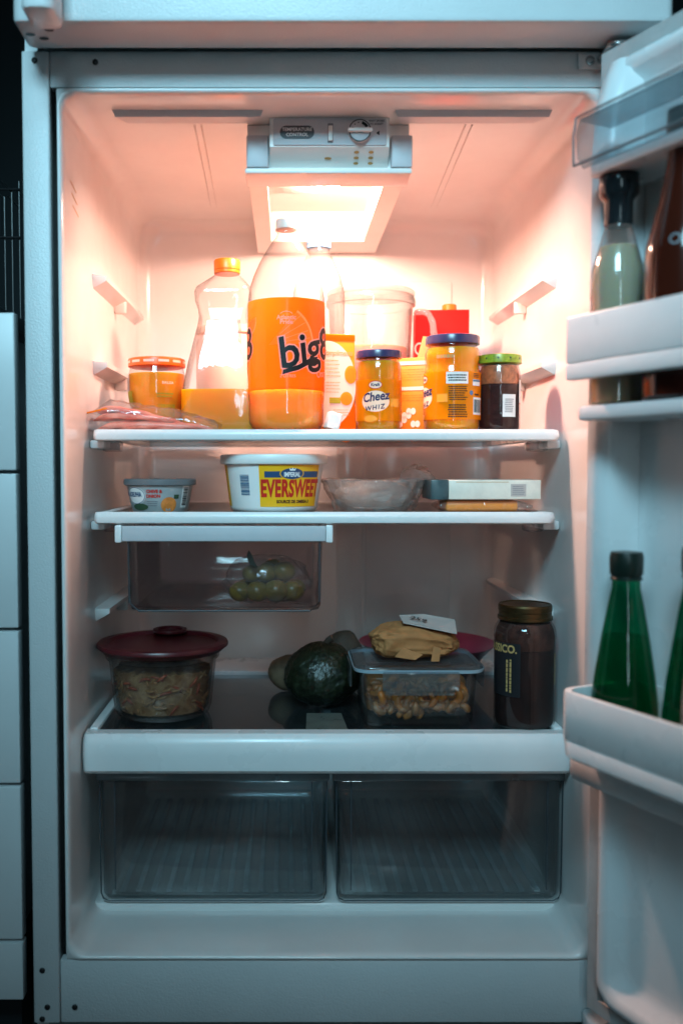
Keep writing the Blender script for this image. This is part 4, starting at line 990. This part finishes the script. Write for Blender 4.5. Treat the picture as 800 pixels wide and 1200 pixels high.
# -- bag of green fruit in the hanging drawer
fy = .20; fx, fz = P(310, 690, fy); zfl = zb = PZ(717, .112) + .0045
t = thing('fruit_bag', (fx, fy, zfl), 'clear bag of olive green fruit in the small hanging drawer', 'fruit bag')
rd = random.Random(5)
gm = None
for i, (dx, dy, dz, rg) in enumerate(((-.036, -.03, .016, .0155), (-.010, -.038, .017, .0165), (.018, -.036, .018, .0175), (.042, -.028, .017, .016), (.046, -.004, .017, .016), (-.026, .004, .017, .016), (.004, .0, .017, .016), (.024, .012, .018, .016), (.030, -.022, .046, .016), (.004, -.022, .044, .0155), (-.018, -.018, .042, .0145), (.012, .006, .048, .015))):
    MB().blob((fx + dx, fy + dy, zfl + dz + .001), (rg * 1.08, rg, rg * .96), 10, 16, .0008, 60, i).build('green_fruit', 'grape', t)
rows = []
for i in range(16):
    th_ = math.pi * (i + .5) / 16; ring = []
    for j in range(40):
        a = 2 * math.pi * j / 40; d = Vector((math.sin(th_) * math.cos(a), math.sin(th_) * math.sin(a), -math.cos(th_)))
        n1 = 1 + .13 * noise.noise(d * 3.1 + Vector((4, 0, 0))) + .10 * noise.noise(d * 8)
        ring.append((fx + .004 + d.x * .066 * n1, fy - .004 + d.y * .062 * n1, max(zfl + .0005, min(zfl + .078, zfl + .032 + d.z * .038 * n1))))
    rows.append(ring)
MB().loft(rows).build('plastic_bag', 'wrap', t, sharp=25)
m = MB(); m.loft([[(fx - .022 + a, fy - .055, zfl + .082 - b) for a, b in ((0, 0), (.004, .006), (.010, .020), (.013, .026), (.002, .022), (-.003, .008))], [(fx - .022 + a, fy - .0538, zfl + .082 - b) for a, b in ((0, 0), (.004, .006), (.010, .020), (.013, .026), (.002, .022), (-.003, .008))]])
m.build('leaf', 'leaf_dark', t)

# ================================================================== THINGS ON THE CRISPER COVER
# -- glass bowl with red lid
y = .195; x = PX(190, y); k = (DIST + y) / FPX
t = thing('glass_bowl', (x, y, P3), 'round glass food bowl of leftovers closed with a dark red lid', 'bowl')
zl = PZ(766, y - .08) - P3; rl, rt, rb_ = 77 * k, 64 * k, 56 * k
pr = [(rb_ * .86, 0), (rb_ * .97, .004), (rb_ * 1.02, .014), (rt * .985, zl * .80), (rt * 1.04, zl * .82), (rt * 1.05, zl * .99)]
MB().lathe(pr + [(r - .004, z) for r, z in reversed(pr[2:])] + [(rb_ * .9, .007)], x, y, P3 + .0004, 64).build('bowl_body', 'glass_dim', t, sharp=50)
MB().lathe([(rt * 1.01, zl * .90), (rt * 1.09, zl * .91), (rl * .97, zl * .965), (rl, zl * .985), (rl, zl + .0015), (rl * .985, zl + .004), (rl * .90, zl + .0055), (rl * .84, zl + .005), (rl * .81, zl + .0005), (rl * .3, zl)], x, y, P3, 64).build('lid', 'lid_red', t, sharp=45)
MB().lathe([(.0270, 0), (.0275, .002), (.0270, .005), (.0235, .0058), (.0205, .004), (.0205, .001)], x + .002, y + rl * .72, P3 + zl + .0052, 36).build('vent_knob', 'lid_red', t)
food = thing('leftover_noodles', (x, y, P3 + .008), 'noodle leftovers with red bits inside the glass bowl', 'food')
ftop = zl * .66
pf = [(r - .0075, z) for r, z in ((rb_ * .97, .010), (rb_ * 1.02, .018), ((rb_ + rt) / 2, ftop))]
rows = []
for i in range(11):
    u = i / 10; z = .0105 + (ftop - .0105) * u; r_ = rb_ * 1.0 + (rt * .985 - rb_) * u * .8 - .0085; ring = []
    for j in range(80):
        a = 2 * math.pi * j / 80; nn = noise.noise(Vector((math.cos(a) * 9, math.sin(a) * 9, u * 6))) * .0028 + noise.noise(Vector((math.cos(a) * 22, math.sin(a) * 22, u * 13))) * .0018
        ring.append((x + (r_ + nn) * math.cos(a), y + (r_ + nn) * math.sin(a), P3 + z + (nn * 2 if i == 10 else 0)))
    rows.append(ring)
rows.append([(x + (p[0] - x) * .5, y + (p[1] - y) * .5, p[2] + .004 + .006 * noise.noise(Vector(p) * 60)) for p in rows[-1]])
MB().loft(rows).build('noodle_mass', 'casserole', food, sharp=70)
rd = random.Random(11); NM = []
for v_ in range(4):
    rd2 = random.Random(v_); L_ = .010 + .003 * v_
    o = MB().tube([(L_ * (s_ - .5), .003 * math.sin(3 * s_ + v_), .004 * math.sin(2.4 * s_ + 2 * v_)) for s_ in (0, .25, .5, .75, 1)], [.0012, .0020, .0022, .0020, .0012], 6)
    me = bpy.data.meshes.new('noodle'); me.from_pydata(o.v, [], o.f); [setattr(p_, 'use_smooth', True) for p_ in me.polygons]
    me.materials.append(M['noodle_pale' if v_ != 3 else 'tomato_bit']); NM.append(me)
for i in range(110):
    u = rd.random() ** .8; a = R(rd.uniform(-175, -5)); z = .014 + (ftop - .016) * u; r_ = rb_ * 1.0 + (rt * .985 - rb_) * u * .8 - .0085
    o = bpy.data.objects.new('noodle', NM[rd.choice((0, 0, 1, 1, 2, 2, 3))]); COL.objects.link(o); o.parent = food
    o.location = Vector((x + r_ * math.cos(a), y + r_ * math.sin(a), P3 + z)) - WLOC[food.name]
    o.rotation_euler = (rd.uniform(-.4, .4), rd.uniform(-.9, .9), a + R(90) + rd.uniform(-.2, .2))

# -- squash and potatoes
y = .245; x, zc = P(377, 792, y); k = (DIST + y) / FPX
t = thing('squash', (x, y, P3), 'dark green bumpy squash with short stem on the glass', 'squash')
rz = (PZ(752, y) - P3) / 2
sq = MB(); rows = []
for i in range(1, 56):
    th_ = math.pi * i / 56; ring = []
    for j in range(112):
        a = 2 * math.pi * j / 112; d = Vector((math.sin(th_) * math.cos(a), math.sin(th_) * math.sin(a), -math.cos(th_)))
        lob = 1 + .006 * math.cos(a * 5) * math.sin(th_)
        n1 = noise.noise(d * 2.2) * .05 + noise.noise(d * 12) * .035 + noise.noise(d * 26) * .030
        wdt = 44 * k * (1 - .10 * d.z); ring.append((x + d.x * wdt * lob * (1 + n1), y + d.y * wdt * lob * (1 + n1), max(P3 + .0004, P3 + rz + d.z * rz * (1 + n1 * .7))))
    rows.append(ring)
sq.loft(rows).build('fruit', 'squash', t, sharp=80)
MB().tube([(x + .006, y, P3 + 2 * rz - .006), (x + .010, y - .003, P3 + 2 * rz + .003), (x + .016, y - .004, P3 + 2 * rz + .007)], [.007, .005, .0055], 8).build('stem', 'potato_dark', t)
y = .335; x, z_ = P(331, 793, y); tag(MB().blob((x + .012, y, P3 + .031), (.036, .03, .030), 14, 24, .004, 30, 3, P3 + .0006).build('potato', 'potato'), 'pale brown potato peeking out beside the dark green squash', 'potato')
y = .355; x, z_ = P(402, 770, y); tag(MB().blob((x, y, P3 + .050), (.036, .034, .0495), 16, 24, .005, 24, 8, P3 + .0006).build('root_vegetable', 'potato_dark'), 'dark brown root vegetable between the squash and the lidded box', 'vegetable')
# thin pale translucent sheet on the glass
x0_, x1_ = PX(358, .12, 850), PX(406, .12, 850)
m = MB(); m.loft([[(x0_, .098, z), (x1_, .098, z), (x1_ - .004, .185, z), (x0_ + .003, .185, z)] for z in (P3 + .0005, P3 + .0012)])
tag(m.build('pale_sheet', 'sheet_clear', flat=True), 'small flat pale sheet lying on the glass before the squash', 'sheet')

# -- clip-lid container with macaroni
y0_ = .108; xa_, xb_ = PX(425, y0_), PX(561, y0_); dpt = .135; zl = PZ(788, y0_) - P3
xm, ym, hx_, hy_ = (xa_ + xb_) / 2, y0_ + dpt / 2, (xb_ - xa_) / 2, dpt / 2
t = thing('food_container', (xm, ym, P3), 'clear clip-lid food container with macaroni, paper bag on its lid', 'container')
def row(z, ins, r): return [(a, b, P3 + z) for a, b in rr(hx_ - ins, hy_ - ins, r, 6, xm, ym)]
MB().loft([row(.0004, .008, .014), row(.002, .005, .016), row(.006, .003, .017), row(zl, -.003, .02), row(zl, -.001, .018), row(.008, .005, .015), row(.004, .008, .012)]).build('box_body', 'glass', t, sharp=50)
ld = MB().loft([row(zl + .0004, -.003, .02), row(zl + .0008, -.010, .025), row(zl + .006, -.011, .026), row(zl + .009, -.009, .025), row(zl + .0095, .004, .02), row(zl + .006, .008, .018)]).build('lid', 'lid_clear', t, sharp=50)
def row2(z, ins, r): return [(a, b, P3 + z) for a, b in rr(hx_ - ins, hy_ - ins, r, 6, xm, ym)]
MB().loft([row(zl + .0006, -.0112, .026), row(zl + .0055, -.0122, .027), row(zl + .0055, -.0112, .026), row(zl + .0006, -.0102, .025)], False, False, closed=True).build('seal', 'seal_blue', ld)
MB().rbox(xm - .055, xm + .055, y0_ - .0165, y0_ - .0128, P3 + zl - .024, P3 + zl + .004, .003, .001, 'y').build('clip', 'lid_clear', t)
MB().rbox(xm - .051, xm + .049, y0_ - .0125, y0_ - .0098, P3 + zl - .031, P3 + zl - .0245, .003, .001, 'y').build('clip_tab', 'lid_clear', t)
for s_ in (-1, 1):
    xe = xm + s_ * (hx_ + .0128); MB().rbox(min(xe, xe + s_ * .003), max(xe, xe + s_ * .003), ym - .04, ym + .04, P3 + zl - .028, P3 + zl + .004, .003, .001, 'x').build('clip', 'lid_clear', t)
mac = thing('macaroni_leftovers', (xm, ym, P3 + .006), 'orange macaroni leftovers inside the clip-lid container', 'food')
PM = []
for v_ in range(3):
    R_ = .0080 + .0015 * v_; arc = 120 + 35 * v_
    o = MB().tube([(R_ * math.cos(R(a_)), .0015 * math.sin(R(a_ * 2)), R_ * math.sin(R(a_))) for a_ in [arc * s_ / 8 for s_ in range(9)]], [.0034, .0046, .0052, .0056, .0057, .0054, .0050, .0044, .0032], 8)
    me = bpy.data.meshes.new('macaroni'); me.from_pydata(o.v, [], o.f); [setattr(p_, 'use_smooth', True) for p_ in me.polygons]
    me.materials.append(M['pasta' if v_ < 2 else 'pasta_orange']); PM.append(me)
rd = random.Random(3)
for i in range(150):
    layer = i % 4; o = bpy.data.objects.new('macaroni', PM[rd.choice((0, 0, 1, 1, 2))]); COL.objects.link(o); o.parent = mac
    o.location = Vector((xm + rd.uniform(-hx_ + .018, hx_ - .018), y0_ + .018 + .010 * layer + rd.uniform(0, .004), P3 + .017 + rd.random() * (zl - .040))) - WLOC[mac.name]
    o.rotation_euler = (rd.uniform(-1.2, 1.2), rd.uniform(0, 6.3), rd.uniform(-.6, .6))
MB().rbox(xm - hx_ + .012, xm + hx_ - .012, y0_ + .055, y0_ + dpt - .012, P3 + .010, P3 + zl - .02, .01, .004).build('pasta_mass', 'pasta', mac)
# paper bag on the lid
zb_ = P3 + zl + .0100; x, z_ = P(486, 765, .17)
t = thing('paper_bag', (x, .185, zb_), 'crumpled brown paper bag wrapped round food on the container lid', 'paper bag')
rows = []
wb_, hb_ = 52 * 1.38 / FPX, .050
def ridge(v): return 1 - abs(noise.noise(v)) * 2
for i in range(1, 56):
    th_ = math.pi * i / 56; ring = []
    for j in range(96):
        a = 2 * math.pi * j / 96; d = Vector((-math.cos(th_), math.sin(th_) * math.cos(a), math.sin(th_) * math.sin(a)))
        e_ = Vector((math.copysign(abs(d.x) ** .75, d.x), math.copysign(abs(d.y) ** .6, d.y), math.copysign(abs(d.z) ** .7, d.z)))
        cr = ridge(d * 1.7 + Vector((3, 1, 0))) * .10 + ridge(Vector((d.x * 2, d.y * 4.5, d.z * 4.5)) + Vector((0, 7, 2))) * .055 + ridge(d * 9) * .02
        sk = .010 * (e_.x + .35)                                   # one end is tucked under
        zz = zb_ + hb_ * .46 + e_.z * hb_ * .50 * (.90 + cr * 1.1) - (.010 * max(0, e_.x) if e_.z > 0 else 0)
        ring.append((x + e_.x * wb_ * (.92 + cr * .8), .185 + e_.y * .044 * (.88 + cr * 1.2) + sk, max(zb_ + .0006, zz)))
    rows.append(ring)
MB().loft(rows).build('bag', 'paper_bag', t, sharp=75)
m = MB()                                                            # folded end and loose corner
m.loft([[(x - .034, .1385, zb_ + .006), (x - .005, .132, zb_ + .003), (x + .006, .134, zb_ + .010), (x - .022, .1400, zb_ + .019)], [(x - .034, .1395, zb_ + .0065), (x - .005, .133, zb_ + .0035), (x + .006, .135, zb_ + .0105), (x - .022, .1410, zb_ + .0195)]]).build('fold', 'paper_bag', t, flat=True)
m = MB(); m.loft([[(x + .022, .136, zb_ + .022), (x + .033, .134, zb_ + .020), (x + .030, .131, zb_ + .001), (x + .018, .131, zb_ + .001)], [(x + .022, .137, zb_ + .022), (x + .033, .135, zb_ + .020), (x + .030, .132, zb_ + .0012), (x + .018, .132, zb_ + .0012)]]).build('fold', 'paper_bag', t, flat=True)
nt_ = [(-.020, -.030, .0535), (.030, -.036, .0440), (.060, -.030, .0370), (.066, .02, .0500), (.02, .03, .0570), (-.02, .02, .0570)]
m = MB(); m.loft([[(x + a, .185 + b, zb_ + c) for a, b, c in nt_], [(x + a, .185 + b, zb_ + c + .0007) for a, b, c in nt_]]).build('paper_note', 'paper_note', t, flat=True)
n0 = Vector((x + .004, .185 - .008, zb_ + .0535)); ax = Vector((.05, -.004, -.010)).normalized(); ay = Vector((.0, .05, .0115)).normalized()
m = MB(); on_plane(m, tilt(glyphs('259', .017, .0004, .3), -8), n0, ax, ay, (0, -.001, .0032)); m.build('handwriting', 'ink_black', t, flat=True)
# maroon bowl behind
y = .40; x = PX(500, y, 760); k = (DIST + y) / FPX
pr = [(40 * k, 0), (44 * k, .004), (66 * k, .050), (78 * k, PZ(752, y) - P3 - .002), (80 * k, PZ(752, y) - P3), (77 * k, PZ(752, y) - P3 - .002), (60 * k, .05), (40 * k, .008)]
tag(MB().lathe(pr, x, y, P3 + .0005, 56).build('mixing_bowl', 'maroon', sharp=60), 'maroon plastic bowl behind the macaroni container', 'bowl')

# -- tall sauce jar
y = .128; x = PX(614, y, 780); k = (DIST + y) / FPX; RJ = 36 * k; HJ_ = PZ(707, y) - P3
t = thing('sauce_jar', (x, y, P3), 'tall glass jar of dark red sauce with brass screw lid', 'jar')
pr = scaled([(.84, 0), (.95, .012), (.98, .04), (.98, .70), (1, .73), (.985, .79), (.93, .825), (.84, .855), (.80, .87), (.80, .90)], RJ, HJ_)
jar_shell(t, pr, x, y, P3 + .0004, 'glass')
MB().lathe([(r - .0022, z + .002) for r, z in pr if z < .62 * HJ_] + [(RJ * .94, .64 * HJ_)], x, y, P3, 48).build('sauce', 'sauce_dark', t)
MB().lathe([(RJ * .945, .645 * HJ_), (RJ * .95, .74 * HJ_), (RJ * .90, .80 * HJ_), (RJ * .80, .85 * HJ_)], x, y, P3, 48, False, False).build('sauce_film', 'sauce_smear', t)
MB().lathe([(RJ * .86, HJ_ * .872), (RJ * .885, HJ_ * .878), (RJ * .885, HJ_ * .90), (RJ * .845, HJ_ * .908), (RJ * .845, HJ_ * .94), (RJ * .865, HJ_ * .948), (RJ * .865, HJ_ * .985), (RJ * .83, HJ_), (RJ * .78, HJ_ * .998), (RJ * .76, HJ_ * .992), (RJ * .3, HJ_ * .992)], x, y, P3, 56).build('lid', 'lid_gold', t, sharp=30)
f = radf(pr, P3)
zm = P3 + HJ_ * .49
def w(m, vf, ang, dz, off=.0006): on_cyl(m, vf, x, y, f, ang, zm + dz, off, .003)
m = MB(); w(m, grid(-.026, .026, -HJ_ * .215, HJ_ * .215, 4), -56, 0, .0005); m.build('label', 'label_black', t)
m = MB(); w(m, glyphs('CLASSICO.', .0155, .0005, 0, .9, 'RIGHT'), -28, HJ_ * .165, .0009); m.build('brand_lettering', 'ink_gold', t, flat=True); m = MB()
tl_ = text_lines(.052, .011, 2, 81, .5); w(m, (rot2(tl_[0], 90), tl_[1]), -44, -HJ_ * .04, .0009); m.build('fine_print', 'ink_gold', t, flat=True); m = MB()
gl = glyphs('VEGETABLES', .0085, .0001, 0, .95); w(m, (rot2(gl[0], -90), gl[1]), 56, 0, .0009)
m.build('lettering', 'ink_gold', t, flat=True)

# ================================================================== THINGS IN THE DOOR
def dpos(u, w_): p = D(u, w_, 0); return p.x, p.y
# dressing bottle
def upx(px, w_):                                   # door coordinate u at which a point shows at this pixel column
    lo, hi = -.05, .6
    for _ in range(40):
        mid = (lo + hi) / 2; p = D(mid, w_, 0); v_ = CXP + FPX * p.x / (p.y + DIST)
        lo, hi = (mid, hi) if v_ < px else (lo, mid)
    return (lo + hi) / 2
wv_ = .100; u_ = upx(719, wv_); x, y = dpos(u_, wv_); k = (DIST + y) / FPX; zt_ = PZ(196, y) - SU
t = thing('dressing_bottle', (x, y, SU), 'bottle of pale creamy dressing with black cap on the upper door shelf', 'bottle')
pr = [(.026 * .8, 0), (29 * k, .003), (29 * k, zt_ * .44), (30 * k, zt_ * .46), (29 * k, zt_ * .57), (22 * k, zt_ * .66), (15.5 * k, zt_ * .74), (14 * k, zt_ * .78)]
jar_shell(t, pr, x, y, SU + .0006, 'pet', name='bottle_body')
MB().lathe([(r - .0016, z + .002) for r, z in pr if z < zt_ * .72], x, y, SU, 40).build('dressing', 'dressing', t)
MB().lathe([(15 * k, 0), (16 * k, .001), (16 * k, zt_ * .10), (20 * k, zt_ * .12), (22 * k, zt_ * .13), (22 * k, zt_ * .23), (19 * k, zt_ * .245)], x, y, SU + zt_ * .755, 32).build('cap', 'bottle_dark', t)
u_ = upx(797, .098); x, y = dpos(u_, .098); k = (DIST + y) / FPX; zt_ = PZ(130, y) - SU
t = thing('barbecue_sauce_bottle', (x, y, SU), 'dark brown sauce bottle with pale print beside the dressing bottle', 'bottle')
R2 = 45 * k
pr = [(R2 * .8, 0), (R2, .004), (R2, zt_ * .50), (R2 * .96, zt_ * .54), (R2 * .85, zt_ * .60), (R2 * .67, zt_ * .69), (R2 * .52, zt_ * .79), (R2 * .45, zt_ * .88)]
jar_shell(t, pr, x, y, SU + .0006, 'bbq', name='bottle_body')
MB().lathe([(R2 * .52, 0), (R2 * .54, .002), (R2 * .5, zt_ * .13), (R2 * .4, zt_ * .135)], x, y, SU + zt_ * .875, 32).build('cap', 'cap_green_dark', t)
m = MB(); f = radf(pr, SU)
on_cyl(m, ring2(.006, .006, .002, n=16), x, y, f, -38, SU + .135 * zt_ / .25 * 1.0, .0006, .003); on_cyl(m, text_lines(.03, .012, 2, 91, .6), x, y, f, 10, SU + .15 * zt_ / .25, .0006, .003); m.build('print', 'ink_grey', t, flat=True)

# green bottles and a clear one in the lower bin
GP = None
def green_bottle(px, ptop, w_, label):
    u_ = upx(px, w_); x, y = dpos(u_, w_); k = (DIST + y) / FPX; h = PZ(ptop, y) - bz_floor; RG = 38.5 * k
    t = thing('green_bottle', (x, y, bz_floor), label, 'bottle', 'green glass bottles in the lower door bin')
    pr = [(RG * .70, 0), (RG * .88, .004), (RG * .97, h * .10), (RG, h * .17), (RG * .98, h * .26), (RG * .88, h * .40), (RG * .70, h * .58), (RG * .52, h * .74), (RG * .42, h * .82), (RG * .40, h * .90)]
    jar_shell(t, pr, x, y, bz_floor + .0006, 'green_glass', name='bottle_body')
    MB().lathe([(r - .003, z + .002) for r, z in pr if z < h * .72], x, y, bz_floor, 40).build('water', 'tint_water', t)
    MB().lathe([(RG * .47, 0), (RG * .47, h * .012), (RG * .43, h * .018), (RG * .49, h * .03), (RG * .50, h * .11), (RG * .46, h * .135), (RG * .3, h * .138)], x, y, bz_floor + h * .862, 32).build('cap', 'cap_green_dark', t)
green_bottle(735, 646, .112, 'green glass bottle with dark cap, at the hinge end of the lower door bin')
green_bottle(820, 640, .096, 'green glass bottle with dark cap, further from the hinge in the door bin')
w_ = .130; u_ = upx(832, .130); x, y = dpos(u_, w_); h = PZ(712, y) - bz_floor
t = thing('clear_bottle', (x, y, bz_floor), 'clear empty plastic bottle beside the green bottles in the door bin', 'bottle')
pr = [(.018, 0), (.0225, .003), (.023, h * .3), (.0225, h * .5), (.018, h * .78), (.014, h * .9), (.012, h * .97)]
jar_shell(t, pr, x, y, bz_floor + .0006, 'pet_thick', name='bottle_body')
MB().lathe([(.0135, 0), (.0150, .001), (.0150, .016), (.012, .018)], x, y, bz_floor + h * .955, 24).build('cap', 'cap_white', t)

# ================================================================== BESIDE THE REFRIGERATOR
y = .012; xr = PX(20, y); zb_ = .10; 
t = thing('drawer_unit', (xr - .30, .30, 0), 'white kitchen drawer unit standing beside the refrigerator', 'drawer unit')
ztop = PZ(352, y)
MB().box(xr - .6, xr - .06, y + .020, .60, zb_, ztop - .022).build('carcass', 'cabinet_paint', t)
MB().box(xr - .6, xr - .02, y + .06, .58, 0, zb_ - .0005).build('plinth', 'dark_gap', t)
MB().rbox(xr - .62, xr - .03, y - .012, .62, ztop - .0215, ztop, .003, .003).build('worktop', 'counter', t)
cuts = [366, 552, 556, 737, 741, 919, 923, 1102]
for a, b in ((366, 551), (555, 736), (740, 918), (922, 1101), (1105, 1172)):
    MB().rbox(xr - .598, xr, y, y + .0195, PZ(b, y), PZ(a, y), .002, .002, 'y').build('drawer_front', 'cabinet_paint', t)
# dish rack of dark wire
y = .22; x0_, z0_ = P(4, 322, y); x1_ = PX(30, y, 300)
t = thing('dish_rack', (x0_, y, ztop), 'black wire dish rack on the dark worktop', 'dish rack')
for i in range(5):
    xx = x1_ - .011 * i; zt_ = PZ(212 + 9 * (i % 3), y)
    MB().tube([(xx, y - .03, ztop + .004), (xx, y - .03, zt_ - .01), (xx - .003, y, zt_), (xx - .003, y + .05, zt_)], .0016, 8).build('wire', 'steel', t)
for zz in (230, 285):
    MB().tube([(x1_ + .003, y - .034, PZ(zz, y)), (x1_ - .20, y - .034, PZ(zz, y))], .0018, 8).build('rim_wire', 'screw_dark', t)
MB().tube([(x1_ + .003, y - .03, ztop + .003), (x1_ - .2, y - .03, ztop + .003)], .0025, 8).build('base_wire', 'screw_dark', t)
MB().tube([(x1_ - .01, y + .05, ztop + .003), (x1_ - .01, y + .05, PZ(205, y))], .0025, 8).build('post', 'screw_dark', t)
